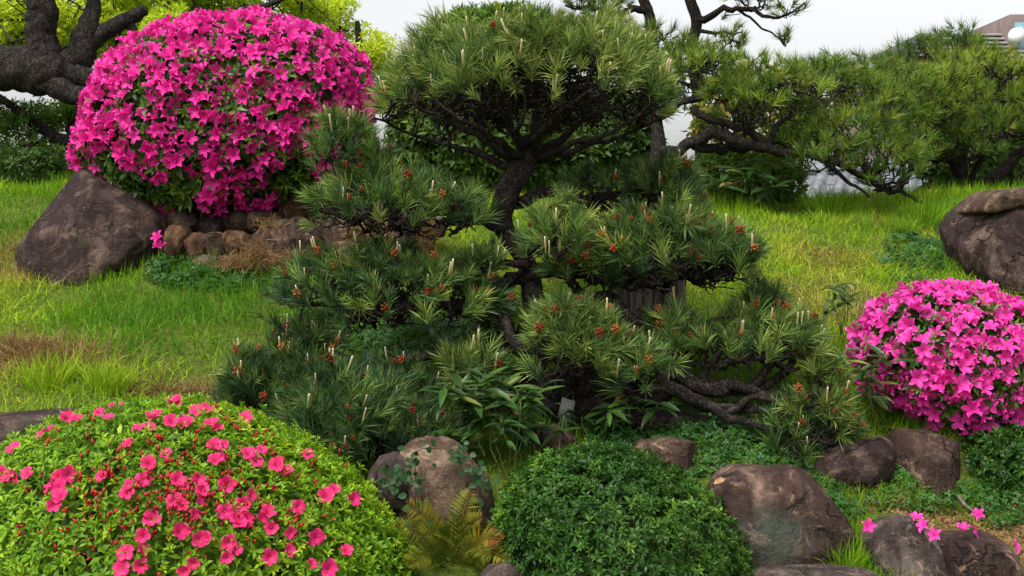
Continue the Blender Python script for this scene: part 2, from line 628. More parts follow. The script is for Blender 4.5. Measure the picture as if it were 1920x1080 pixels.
def mat_ground():
    m, nt = new_mat('soil')
    pos = geo_pos(nt)
    n1 = noise(nt, 2.5, 6, 0.6, pos)
    n2 = noise(nt, 40, 6, 0.7, pos)
    c = ramp(nt, n1, [(0.3, (0.075, 0.13, 0.014)), (0.55, (0.12, 0.17, 0.02)), (0.75, (0.15, 0.125, 0.04))])
    c = mix(nt, ramp(nt, n2, [(0.35, 0.7), (0.6, 0.0)]), c, (0.03, 0.028, 0.015))
    bsdf(nt, c, 0.95, 0.1, bump(nt, n2, 0.8, 0.03))
    return m


M['candle'] = mat_candle()
M['cone'] = mat_cone()
M['blade'] = mat_blade()
M['soil'] = mat_ground()
M['wood_old'] = plain_mat('wood_old', (0.06, 0.05, 0.042), (0.22, 0.19, 0.16), 30, 0.85, 0.6, 0.2, (3, 3, 0.25))
M['roof_tile'] = plain_mat('roof_tile', (0.11, 0.118, 0.13), (0.18, 0.19, 0.205), 9, 0.5, 0.1, 0.4)
M['plaster'] = plain_mat('plaster', (0.62, 0.61, 0.58), (0.74, 0.73, 0.70), 4, 0.9, 0.1)
M['brick_far'] = plain_mat('brick_far', (0.12, 0.085, 0.085), (0.18, 0.135, 0.13), 3, 0.8, 0.1)
M['slat'] = plain_mat('slat', (0.20, 0.175, 0.175), (0.27, 0.24, 0.24), 3, 0.6, 0.1)
M['dark_slot'] = plain_mat('dark_slot', (0.05, 0.045, 0.05), (0.08, 0.07, 0.08), 3, 0.6, 0.1)
M['window'] = plain_mat('window', (0.10, 0.20, 0.24), (0.16, 0.28, 0.32), 2, 0.15, 0.0, 0.6)
M['globe'] = plain_mat('globe', (0.78, 0.77, 0.80), (0.84, 0.83, 0.85), 5, 0.35, 0.0, 0.5)
M['pole'] = plain_mat('pole', (0.10, 0.10, 0.10), (0.16, 0.16, 0.16), 20, 0.5, 0.1)
M['plate'] = plain_mat('plate', (0.10, 0.105, 0.10), (0.17, 0.175, 0.165), 30, 0.6, 0.2)
M['letter'] = plain_mat('letter', (0.32, 0.32, 0.30), (0.42, 0.42, 0.40), 60, 0.7, 0.1)
M['vine_stem'] = plain_mat('vine_stem', (0.05, 0.035, 0.02), (0.12, 0.08, 0.05), 40, 0.8, 0.3)
M['dead_leaf'] = plain_mat('dead_leaf', (0.22, 0.10, 0.045), (0.42, 0.24, 0.12), 40, 0.7, 0.2)
M['stem_green'] = plain_mat('stem_green', (0.06, 0.10, 0.025), (0.14, 0.18, 0.05), 40, 0.6, 0.1)

# ------------------------------------------------------------------ ground
CTRL = [  # pixel, row, depth of points where the ground shows or things meet it
    (100, 770, 4.72), (-200, 770, 4.75), (100, 650, 5.4), (-200, 650, 5.4), (100, 550, 6.1), (50, 440, 7.0), (50, 368, 7.8), (-300, 368, 7.8), (-300, 500, 6.4),
    (450, 395, 6.9), (250, 400, 6.9), (650, 395, 6.9), (450, 505, 6.2), (600, 500, 6.2), (300, 500, 6.25), (750, 490, 6.3), (820, 430, 6.9),
    (450, 650, 5.5), (300, 600, 5.75), (450, 760, 5.0), (300, 765, 4.85), (600, 800, 4.85), (700, 600, 5.9), (900, 520, 6.4), (900, 600, 5.95), (950, 420, 7.1), (900, 375, 8.1), (600, 370, 8.1), (300, 368, 8.0),
    (1000, 800, 5.2), (850, 800, 4.95), (1200, 820, 5.0), (1400, 860, 4.75), (1250, 860, 4.7), (1300, 720, 5.4), (1200, 600, 6.0), (1300, 500, 6.6),
    (1400, 1065, 4.3), (1700, 1090, 4.2), (1850, 975, 4.7), (1600, 945, 4.7), (1920, 1000, 4.6), (2100, 980, 4.6), (1150, 1100, 4.1), (900, 1060, 4.2), (830, 960, 4.5), (300, 1100, 4.1), (0, 1100, 4.1), (-200, 1000, 4.3),
    (1700, 640, 5.8), (1500, 640, 5.85), (1600, 760, 5.2), (1850, 800, 5.1), (1600, 500, 6.8), (1450, 420, 7.7), (1500, 392, 8.2), (1700, 392, 8.1), (1700, 460, 7.2), (1900, 580, 6.5), (1900, 450, 7.3), (1900, 390, 8.0), (2150, 390, 8.0), (2150, 600, 6.3),
    (1200, 385, 8.2), (1200, 440, 7.3),
]
_c = np.array([P(*c) for c in CTRL])
_c = np.vstack([_c, [[x, y, z] for x in (-3, -1.5, 0, 1.5, 3) for y, z in ((3.2, 0.22), (2.4, 0.08))]])


def _phi(r):
    return np.sqrt(r * r + 0.02)


_K = _phi(np.linalg.norm(_c[:, None, :2] - _c[None, :, :2], axis=2)) + np.eye(len(_c)) * -0.06
_m = _c[:, 2].mean()
_w = np.linalg.solve(_K, _c[:, 2] - _m)


def ground_z(x, y):
    x, y = np.asarray(x, float), np.asarray(y, float)
    xc, yc = np.clip(x, -3.6, 3.6), np.clip(y, 2.4, 8.6)
    sh = xc.shape
    q = np.stack([xc.ravel(), yc.ravel()], 1)
    z = np.empty(len(q))
    for i in range(0, len(q), 20000):
        z[i:i + 20000] = _phi(np.linalg.norm(q[i:i + 20000, None] - _c[None, :, :2], axis=2)) @ _w + _m
    z = z.reshape(sh)
    t = np.clip((y - 8.6) / 4.0, 0, 1)
    t = t * t * (3 - 2 * t)
    z = z * (1 - t) + (-1.2) * t
    t2 = np.clip((2.4 - y) / 2.0, 0, 1)
    z = z * (1 - t2)
    near = np.clip((16 - y) / 5, 0, 1) * np.clip((y - 2) / 2, 0, 1)
    p3 = np.stack([x, y, x * 0], -1)
    z = z + near * (0.050 * fbm(p3 * 2.0, 3, 3) + 0.020 * fbm(p3 * 8, 2, 9))
    return z


far = np.array([6.5, 7.5, 9, 12, 17, 25, 40, 70, 120, 220, 400, 700])
gx = np.concatenate([-far[::-1], np.arange(-6, 6.01, 0.085), far])
gy = np.concatenate([-far[::-1], np.linspace(-6, 0, 9)[:-1], np.arange(0, 14.01, 0.085), 14 + np.array([.5, 1.2, 2.5, 5, 9, 16, 30, 60, 120, 220, 400, 800])])
X, Y = np.meshgrid(gx, gy)
Z = ground_z(X, Y)
nx, ny = len(gx), len(gy)
ii = (np.arange(ny - 1)[:, None] * nx + np.arange(nx - 1)[None]).ravel()
gm = make_mesh('ground', np.stack([X, Y, Z], -1).reshape(-1, 3), [np.stack([ii, ii + 1, ii + 1 + nx, ii + nx], -1)], None, True)
tag(obj('ground', gm, M['soil']), kind='structure')


# ------------------------------------------------------------------ blob surfaces (rocks, shrubs)
def radial(outline, nth):
    """radius in px from the centre of a closed px outline at nth angles"""
    o = np.array(outline, float)
    c = (o.min(0) + o.max(0)) / 2
    q = np.vstack([o, o[:1]]) - c
    th = np.arange(nth) / nth * 2 * np.pi
    d = np.stack([np.cos(th), np.sin(th)], 1)
    r = np.zeros(nth)
    for a, b in zip(q[:-1], q[1:]):
        e = b - a
        den = d[:, 0] * e[1] - d[:, 1] * e[0]
        den = np.where(np.abs(den) < 1e-9, 1e-9, den)
        t = (a[0] * e[1] - a[1] * e[0]) / den
        u = (a[0] * d[:, 1] - a[1] * d[:, 0]) / den
        ok = (t > 0) & (u >= -1e-6) & (u <= 1 + 1e-6)
        r = np.maximum(r, np.where(ok, t, 0))
    for _ in range(max(1, nth // 64)):
        r = 0.25 * np.roll(r, 1) + 0.5 * r + 0.25 * np.roll(r, -1)
    return c, th, r


def blob(outline, depth, thick, nth=96, nph=48, ex=0.8, ez=0.85, amp=0.0, nscale=3.0, seed=0, facet=0.0):
    c, th, r = radial(outline, nth)
    s = depth / F
    cw = P(c[0], c[1], depth)
    ph = (np.arange(nph) + 0.5) / nph * np.pi
    sp = np.sin(ph) ** ex
    cp = np.sign(np.cos(ph)) * np.abs(np.cos(ph)) ** ez
    x = sp[:, None] * (r * np.cos(th))[None] * s
    z = -sp[:, None] * (r * np.sin(th))[None] * s
    y = -cp[:, None] * thick + 0 * x
    V = np.stack([x, y, z], -1).reshape(-1, 3)
    V = np.vstack([V, [[0, -thick, 0]], [[0, thick, 0]]])
    i = np.arange(nph - 1)[:, None] * nth
    j = np.arange(nth)[None]
    jn = (j + 1) % nth
    f4 = np.stack([i + j, i + nth + j, i + nth + jn, i + jn], -1).reshape(-1, 4)
    jj = np.arange(nth)
    f3 = np.vstack([np.stack([jj, (jj + 1) % nth, np.full(nth, nph * nth)], -1)[:, ::-1] * 1,
                    np.stack([(nph - 1) * nth + jj, np.full(nth, nph * nth + 1), (nph - 1) * nth + (jj + 1) % nth], -1)[:, ::-1]])
    size = r.mean() * s
    if amp > 0:
        nrm = unit(V / np.array([1, max(thick / size, .3), 1]))
        q = V / size
        d = amp * size * (0.8 * fbm(q * nscale * 0.5, 5, seed) + 0.45 * (1 - 2.4 * np.abs(fbm(q * nscale, 5, seed + 40))) + 0.22 * fbm(q * nscale * 4, 4, seed + 70))
        V = V + nrm * d[:, None]
    if facet > 0:   # flat cleavage planes
        r2 = np.random.default_rng(seed + 100)
        for k in range(14):
            n = r2.normal(size=3) * np.array([.8, 1.0, .8])
            n[1] = -abs(n[1]) - .35
            n = unit(n)
            h = (V @ n)
            lim = h.max() * (1 - facet * r2.uniform(.4, 1.0))
            over = np.maximum(h - lim, 0)
            V = V - n[None] * (over * 0.93)[:, None]
    return V + cw, f3, f4, cw


def vnormals(V, f3, f4):
    tri = np.vstack([f3, f4[:, [0, 1, 2]], f4[:, [0, 2, 3]]])
    a, b, c = V[tri[:, 0]], V[tri[:, 1]], V[tri[:, 2]]
    n = np.cross(b - a, c - a)
    return tri, n


def surf_sample(V, f3, f4, cnt, centre):
    tri, n = vnormals(V, f3, f4)
    area = np.linalg.norm(n, axis=1)
    k = rng.choice(len(tri), cnt, p=area / area.sum())
    u, v = rng.random(cnt), rng.random(cnt)
    fl = u + v > 1
    u[fl], v[fl] = 1 - u[fl], 1 - v[fl]
    a, b, c = V[tri[k, 0]], V[tri[k, 1]], V[tri[k, 2]]
    p = a + (b - a) * u[:, None] + (c - a) * v[:, None]
    nn = unit(n[k])
    flip = np.einsum('ij,ij->i', nn, p - centre) < 0
    nn[flip] *= -1
    return p, nn


def thin(p, rmin):
    """greedy minimum-distance thinning"""
    cell = {}
    keep = []
    for i, q in enumerate(p):
        k = tuple(np.floor(q / rmin).astype(int))
        ok = True
        for dx in (-1, 0, 1):
            for dy in (-1, 0, 1):
                for dz in (-1, 0, 1):
                    for j in cell.get((k[0] + dx, k[1] + dy, k[2] + dz), ()):
                        if np.sum((p[j] - q) ** 2) < rmin * rmin:
                            ok = False
                            break
                    if not ok:
                        break
                if not ok:
                    break
            if not ok:
                break
        if ok:
            keep.append(i)
            cell.setdefault(k, []).append(i)
    return np.array(keep, int)


def box_outline(x0, x1, y0, y1, seed, e=0.75, j=0.08):
    r2 = np.random.default_rng(seed)
    th = np.arange(14) / 14 * 2 * np.pi
    k = 1 + r2.uniform(-j, j, 14)
    cx, cy = (x0 + x1) / 2, (y0 + y1) / 2
    sx = np.sign(np.cos(th)) * np.abs(np.cos(th)) ** e
    sy = np.sign(np.sin(th)) * np.abs(np.sin(th)) ** e
    return [(cx + (x1 - x0) / 2 * a * q, cy + (y1 - y0) / 2 * b * q) for a, b, q in zip(sx, sy, k)]


def rock(label, outline, depth, thick, mat, seed, amp=0.10, facet=0.22, parent=None, name='boulder', nth=88, nph=44, nscale=2.6, group=None):
    V, f3, f4, cw = blob(outline, depth, thick, nth, nph, 0.7, 0.75, amp, nscale, seed, facet)
    base = np.array([cw[0], cw[1], V[:, 2].min()])
    b = Buf()
    b.add(V - base, f3, f4)
    me = b.mesh(name, (0, 0, 0), True)
    bm = bmesh.new()
    bm.from_mesh(me)
    bmesh.ops.recalc_face_normals(bm, faces=bm.faces)
    bm.to_mesh(me)
    bm.free()
    o = obj(name, me, M['rock_' + mat], parent, base)
    if label:
        tag(o, label, 'rock', group)
    return o


rock('tall dark purple-brown boulder left of the big magenta azalea, beside the grass slope',
     [(28, 520), (34, 480), (62, 420), (100, 370), (132, 330), (160, 317), (186, 330), (225, 352), (280, 380), (312, 410), (318, 470), (285, 500), (230, 535), (160, 585), (80, 590), (38, 570)], 6.42, 0.26, 'mauve', 11, 0.07, 0.16)
_rb = rock('large rounded mauve boulder with pale cracked top on the slope behind the pink azalea',
     [(1770, 425), (1800, 388), (1842, 360), (1930, 358), (2050, 375), (2110, 480), (2050, 600), (1920, 600), (1850, 565), (1808, 520), (1786, 470)], 6.9, 0.34, 'mauve', 23, 0.06, 0.22)
_cap = rock(None, [(1795, 400), (1815, 378), (1842, 358), (1920, 352), (2000, 362), (2010, 396), (1930, 384), (1870, 376), (1835, 384), (1808, 410)], 6.88, .33, 'tan', 24, .05, .12, None, 'pale_cap', 90, 40)
_cap.parent = _rb
_cap.location = (np.array(_cap.location) - np.array(_rb.location)).tolist()
rock('broad flat-topped boulder with green stained face right of the clipped dark green shrub',
     [(1330, 960), (1336, 915), (1362, 884), (1430, 876), (1500, 879), (1532, 900), (1560, 945), (1592, 990), (1602, 1060), (1560, 1120), (1400, 1130), (1335, 1080)], 4.45, 0.24, 'stained', 31, 0.07, 0.16)
rock('low dark rock slab wedged left of the rock under the pink azalea',
     [(1526, 880), (1545, 848), (1600, 832), (1660, 818), (1695, 826), (1700, 905), (1640, 930), (1535, 925)], 4.80, 0.10, 'mauve', 37, 0.05, 0.34)
rock('upright reddish brown block of rock directly beneath the pink azalea',
     [(1664, 850), (1680, 806), (1745, 808), (1796, 832), (1790, 900), (1768, 965), (1700, 975), (1668, 940)], 4.9, 0.17, 'brown', 41, 0.06, 0.24)
rock('pointed two-tone rock with fallen flowers between the two front boulders',
     [(1618, 1010), (1655, 976), (1700, 970), (1737, 990), (1760, 1030), (1770, 1095), (1700, 1130), (1640, 1120), (1620, 1060)], 4.3, 0.15, 'grey', 43, 0.07, 0.2)
rock('smooth brown rock with rounded shoulder, fallen flowers on its top edge',
     [(1752, 1030), (1770, 1004), (1850, 1000), (1882, 1016), (1904, 1055), (1918, 1110), (1840, 1140), (1760, 1130)], 4.32, 0.17, 'brown', 47, 0.04, 0.15)
rock('flat grey kerb rock at the foot of the green stained boulder',
     [(1390, 1085), (1430, 1070), (1560, 1066), (1640, 1074), (1670, 1100), (1640, 1150), (1400, 1150)], 4.08, 0.14, 'grey', 53, 0.04, 0.2)
rock('squared tan rock among the ground cover behind the clipped dark green shrub',
     [(1186, 850), (1196, 828), (1260, 822), (1304, 830), (1318, 850), (1314, 905), (1240, 920), (1190, 905)], 4.72, 0.14, 'tan', 59, 0.05, 0.28)
rock('large tan boulder with creeping vine between the red azalea and the dark shrub',
     [(735, 905), (748, 850), (772, 826), (820, 817), (856, 834), (884, 870), (918, 905), (925, 970), (880, 1040), (790, 1030), (745, 980)], 4.45, 0.2, 'tan', 61, 0.07, 0.28)
rock('smaller grey-tan rock leaning on the vine covered boulder',
     [(690, 890), (708, 858), (742, 848), (768, 862), (775, 900), (765, 950), (720, 960), (694, 930)], 4.42, 0.12, 'grey', 67, 0.07, 0.25)
rock('long dark stained retaining rock along the grass behind the red flowered azalea',
     [(-120, 790), (-40, 778), (60, 774), (130, 767), (225, 766), (260, 790), (240, 860), (100, 880), (-100, 880)], 4.62, 0.16, 'mauve', 71, 0.05, 0.22)
rock('small grey stone under the low pine branch beside the red flowered azalea',
     [(470, 800), (492, 772), (530, 768), (556, 785), (560, 830), (500, 835)], 4.86, 0.10, 'grey', 73, 0.07, 0.25)
rock('half hidden brown stone at the foot of the pine trunk',
     [(985, 830), (1000, 800), (1040, 796), (1075, 815), (1085, 850), (1000, 855)], 4.9, 0.10, 'brown', 79, 0.08, 0.25)
rock('small pale rock at the foot of the yellow fern',
     [(900, 1080), (915, 1062), (950, 1056), (985, 1066), (1000, 1100), (910, 1110)], 4.02, 0.07, 'grey', 83, 0.06, 0.25)

# stone bank under the big azalea
sw = thing('stone_wall', 'low dry stone bank of rounded brown stones beneath the big magenta azalea', 'stone wall', P(560, 500, 6.3))
for k, (x0, x1, y0, y1, d, m_) in enumerate([
        (312, 352, 424, 478, 6.28, 'rust'), (350, 386, 438, 488, 6.25, 'rust'), (383, 419, 440, 484, 6.26, 'tan'), (370, 406, 478, 512, 6.2, 'grey'), (408, 458, 481, 514, 6.18, 'tan'),
        (418, 466, 438, 488, 6.28, 'rust'), (455, 500, 446, 490, 6.3, 'mauve'), (470, 532, 400, 436, 6.42, 'brown'), (486, 596, 416, 474, 6.25, 'brown'), (512, 574, 374, 420, 6.55, 'rust'),
        (592, 668, 409, 464, 6.28, 'brown'), (484, 524, 470, 508, 6.2, 'rust'), (520, 600, 466, 510, 6.22, 'brown'), (722, 782, 414, 470, 6.3, 'mauve'), (772, 814, 404, 496, 6.35, 'tan'), (800, 834, 404, 440, 6.5, 'grey'),
        (570, 640, 378, 420, 6.6, 'brown'), (636, 730, 384, 425, 6.62, 'mauve'), (600, 680, 455, 505, 6.2, 'brown'), (672, 740, 452, 500, 6.22, 'rust'), (658, 728, 412, 462, 6.38, 'rust'),
        (420, 478, 395, 445, 6.5, 'brown'), (360, 425, 400, 446, 6.5, 'mauve'), (300, 365, 400, 436, 6.45, 'brown')]):
    rock(None, box_outline(x0 - 4, x1 + 4, y0 - 3, y1 + 3, 200 + k, 0.62, 0.13), d, 0.05 + (x1 - x0) * d / F * 0.42, m_, 300 + k, 0.17, 0.32, sw, 'stone', 36, 20)

# ------------------------------------------------------------------ templates
def tpl_join(lst):
    V, f3, f4, g, n = [], [], [], [], 0
    for v, a, b, h in lst:
        V.append(v)
        if len(a):
            f3.append(np.asarray(a) + n)
        if len(b):
            f4.append(np.asarray(b) + n)
        g.append(h)
        n += len(v)
    return (np.vstack(V), np.vstack(f3) if f3 else np.zeros((0, 3), int), np.vstack(f4) if f4 else np.zeros((0, 4), int), np.concatenate(g))


def tf(t, R=None, o=(0, 0, 0), s=1.0):
    v = t[0] * s
    if R is not None:
        v = v @ np.asarray(R).T
    return (v + np.asarray(o), t[1], t[2], t[3])


def leaf(w=0.36, fold=0.12, droop=0.12):
    """unit leaf along +x, upper side +z"""
    V = np.array([[0, 0, 0], [0.5, w / 2, fold - droop * .3], [0.5, -w / 2, fold - droop * .3], [0.55, 0, 0], [1, 0, -droop]])
    return (V, np.array([[0, 3, 1], [0, 2, 3], [1, 3, 4], [3, 2, 4]]), np.zeros((0, 4), int), np.array([0, .5, .5, .5, 1.0]))


def rosette(n, elev0, elev1, w=0.36, seed=0, stalk=0.0):
    r2 = np.random.default_rng(seed)
    out = []
    for i in range(n):
        a = i * 2.39996 + r2.uniform(-.3, .3)
        t = i / max(n - 1, 1)
        e = elev0 + (elev1 - elev0) * t + r2.uniform(-.15, .15)
        s = (1 - 0.35 * t) * r2.uniform(.85, 1.1)
        x = np.array([np.cos(a) * np.cos(e), np.sin(a) * np.cos(e), np.sin(e)])
        y = np.array([-np.sin(a), np.cos(a), 0])
        z = np.cross(x, y)
        out.append(tf(leaf(w * r2.uniform(.85, 1.15), 0.10, 0.14), np.stack([x, y, z], 1), (0, 0, stalk * t), s))
    return tpl_join(out)


def flower(seed, cup=0.42, wid=1.0, rnd=False):
    """five petals joined into a funnel, facing +z, unit radius"""
    r2 = np.random.default_rng(seed)
    out = []
    for i in range(5):
        a = i * 2 * np.pi / 5 + r2.uniform(-.10, .10)
        Rr = r2.uniform(.88, 1.08)
        tilt = r2.uniform(-.16, .16)
        if rnd:
            rows = [(0.05, 0.04), (0.32, 0.25), (0.58, 0.42), (0.82, 0.40), (0.95, 0.24)]
            tipx = 1.0
        else:
            rows = [(0.05, 0.04), (0.30, 0.21), (0.52, 0.31), (0.74, 0.27), (0.92, 0.14)]
            tipx = 1.12
        V, g = [], []
        for t, w in rows:
            w = w * wid
            zz = cup * (t ** 0.7) + tilt * t - (0.30 * t ** 4)
            wob = r2.uniform(-.13, .13) * t
            ruf = 0.14 * t * r2.uniform(.2, 1.5)
            V += [[t * Rr, w, zz + ruf + wob], [t * Rr, 0, zz - 0.08 * t], [t * Rr, -w, zz + ruf - wob]]
            g += [t * 0.9 + .08, t * 0.8, t * 0.9 + .08]
        V.append([tipx * Rr, 0, cup * 0.92 + tilt - 0.34 + r2.uniform(-.10, .06)])
        g.append(1.0)
        V = np.array(V)
        g = np.array(g)
        f4 = []
        for k in range(4):
            b0 = k * 3
            f4 += [[b0, b0 + 3, b0 + 4, b0 + 1], [b0 + 1, b0 + 4, b0 + 5, b0 + 2]]
        f3 = [[12, 15, 13], [13, 15, 14]]
        c, s = np.cos(a), np.sin(a)
        out.append(tf((V, np.array(f3), np.array(f4), np.clip(g, 0, 1)), [[c, -s, 0], [s, c, 0], [0, 0, 1]]))
    sv, sf, sg = [], [], []
    for k in range(6):
        a = r2.uniform(0, 6.28)
        d = np.array([np.cos(a) * .22, np.sin(a) * .22 + .1, r2.uniform(.6, .9)])
        n0 = len(sv)
        sv += [[0.022, 0, 0.05], [-0.022, 0.022, 0.05], d.tolist()]
        sf.append([n0, n0 + 1, n0 + 2])
        sg += [.5, .5, .95]
    out.append((np.array(sv), np.array(sf), np.zeros((0, 4), int), np.array(sg)))
    return tpl_join(out)


FL = [flower(s, c) for s, c in ((1, .70), (2, .95), (3, .52), (4, .82), (5, 1.15))]
FLR = [flower(s, c, 1.0, True) for s, c in ((11, .75), (12, .95), (13, .62), (14, .85), (15, 1.1))]
FLM = {}


def flower_meshes(matname):
    if matname not in FLM:
        FLM[matname] = []
        for t in (FLR if matname == 'coral' else FL):
            fs = [t[1], t[2]]
            c = np.zeros((len(t[0]), 3))
            c[:, 1] = t[3]
            c[:, 0] = .5
            me = make_mesh('flower', t[0], fs, c, True)
            me.materials.append(M[matname])
            FLM[matname].append(me)
    return FLM[matname]


def tuft(n, length, cone, seed, width=0.0021, segs=2, stalk=0.05):
    """pine needles round a shoot along +z"""
    r2 = np.random.default_rng(seed)
    V, f3, g = [], [], []
    for i in range(n):
        t = r2.random()
        b = np.array([0, 0, -stalk * (1 - t)])
        e = cone * np.sqrt(r2.random()) * (1.25 - 0.55 * t)
        a = r2.uniform(0, 2 * np.pi)
        d = np.array([np.cos(a) * np.sin(e), np.sin(a) * np.sin(e), np.cos(e)])
        side = unit(np.cross(d, r2.normal(size=3)))
        ln = length * r2.uniform(.72, 1.1)
        w = width * r2.uniform(.85, 1.2)
        k = len(V)
        gn = r2.random() ** 1.3
        bend = unit(r2.normal(size=3)) * ln * 0.07 - np.array([0, 0, ln * 0.04])
        if segs == 1:
            V += [b + side * w, b - side * w, b + d * ln + bend]
            f3.append([k, k + 1, k + 2])
            g += [gn] * 3
        else:
            m_ = b + d * ln * .55
            V += [b + side * w * .8, b - side * w * .8, m_ + side * w, m_ - side * w, b + d * ln + bend]
            f3 += [[k, k + 1, k + 3], [k, k + 3, k + 2], [k + 2, k + 3, k + 4]]
            g += [gn] * 5
    return (np.array(V), np.array(f3), np.zeros((0, 4), int), np.array(g))


def candle_tpl(seed):
    b = Buf()
    z = np.array([0, .15, .5, .85, .97, 1.0])
    r = np.array([.045, .06, .062, .055, .05, .03])
    tube(b, np.stack([z * 0 + 0.02 * np.sin(z * 3 + seed), z * 0, z], 1), r, 6, 0.25, seed)
    V = np.concatenate(b.V)
    return (V, np.concatenate(b.F3), np.concatenate(b.F4), np.clip(V[:, 2], 0, 1))


def cone_tpl(seed):
    r2 = np.random.default_rng(seed)
    out = []
    oc = np.array([[1, 0, 0], [-1, 0, 0], [0, 1, 0], [0, -1, 0], [0, 0, 1.7], [0, 0, -1.2], [.7, .7, .5], [-.7, .7, .5], [.7, -.7, .5], [-.7, -.7, .5]], float)
    of = np.array([[0, 6, 4], [6, 2, 4], [2, 7, 4], [7, 1, 4], [1, 9, 4], [9, 3, 4], [3, 8, 4], [8, 0, 4], [6, 0, 5], [2, 6, 5], [7, 2, 5], [1, 7, 5], [9, 1, 5], [3, 9, 5], [8, 3, 5], [0, 8, 5]])
    for k in range(11):
        a = k * 2.4
        z = 0.15 + 0.07 * k
        rad = 0.30 * (1 - .035 * k)
        d = np.array([np.cos(a) * .8, np.sin(a) * .8, .7])
        Rm = frames(d[None], np.array([r2.uniform(0, 6)]))[0]
        out.append(tf((oc, of, np.zeros((0, 4), int), np.zeros(10)), Rm, (np.cos(a) * rad, np.sin(a) * rad, z), 0.16 * r2.uniform(.8, 1.2)))
    return tpl_join(out)


def tpl_mesh(name, t, r=0.5, smooth=False):
    c = np.zeros((len(t[0]), 3))
    c[:, 0] = r
    c[:, 1] = t[3]
    c[:, 2] = .5
    fs = [f for f in (t[1], t[2]) if len(f)]
    return make_mesh(name, t[0], fs, c, smooth)


CAND = [tpl_mesh('candle', candle_tpl(s), .5, True) for s in range(3)]
CONE = [tpl_mesh('pollen_cone', cone_tpl(s), r_, True) for s, r_ in ((0, 0), (1, .3), (2, .5))]

# ------------------------------------------------------------------ pines
def kmeans(p, k, it=6):
    c = p[rng.choice(len(p), k, replace=False)]
    for _ in range(it):
        a = np.argmin(((p[:, None] - c[None]) ** 2).sum(2), 1)
        for j in range(k):
            if (a == j).any():
                c[j] = p[a == j].mean(0)
    return a


def wiggle(a, b, n, amp):
    t = np.linspace(0, 1, n)[:, None]
    ln = np.linalg.norm(b - a)
    m_ = a * (1 - t) + b * t
    if n > 2:
        j = rng.normal(size=(n - 2, 3)) * amp * ln
        m_[1:-1] += j
    return m_


def grow(buf, root, pts, r_root, rt, sag, depth=0, base_pow=0.5):
    """contorted twig network from root to the shoots pts"""
    n = len(pts)
    if n == 1:
        tube(buf, wiggle(root, pts[0], 4, 0.14), [r_root, rt], 3, 0, cap=False)
        return
    k = min(n, 2 if depth else 3)
    if n <= 3:
        k = n
    a = kmeans(pts, k) if k < n else np.arange(n)
    for j in range(k):
        q = pts[a == j]
        if len(q) == 0:
            continue
        rj = max(rt * 1.15, r_root * (len(q) / n) ** base_pow)
        if len(q) == 1:
            grow(buf, root, q, rj, rt, sag, depth + 1)
            continue
        c = q.mean(0)
        node = root + (c - root) * rng.uniform(.42, .6) + rng.normal(size=3) * 0.05 * np.linalg.norm(c - root)
        node[2] -= sag * np.linalg.norm(c - root)
        tube(buf, wiggle(root, node, 5, 0.13), [r_root * .5 + rj * .5, rj], 4 if rj < .008 else 5, 0.2, depth, cap=False)
        grow(buf, node, q, rj, rt, sag * .6, depth + 1, base_pow)


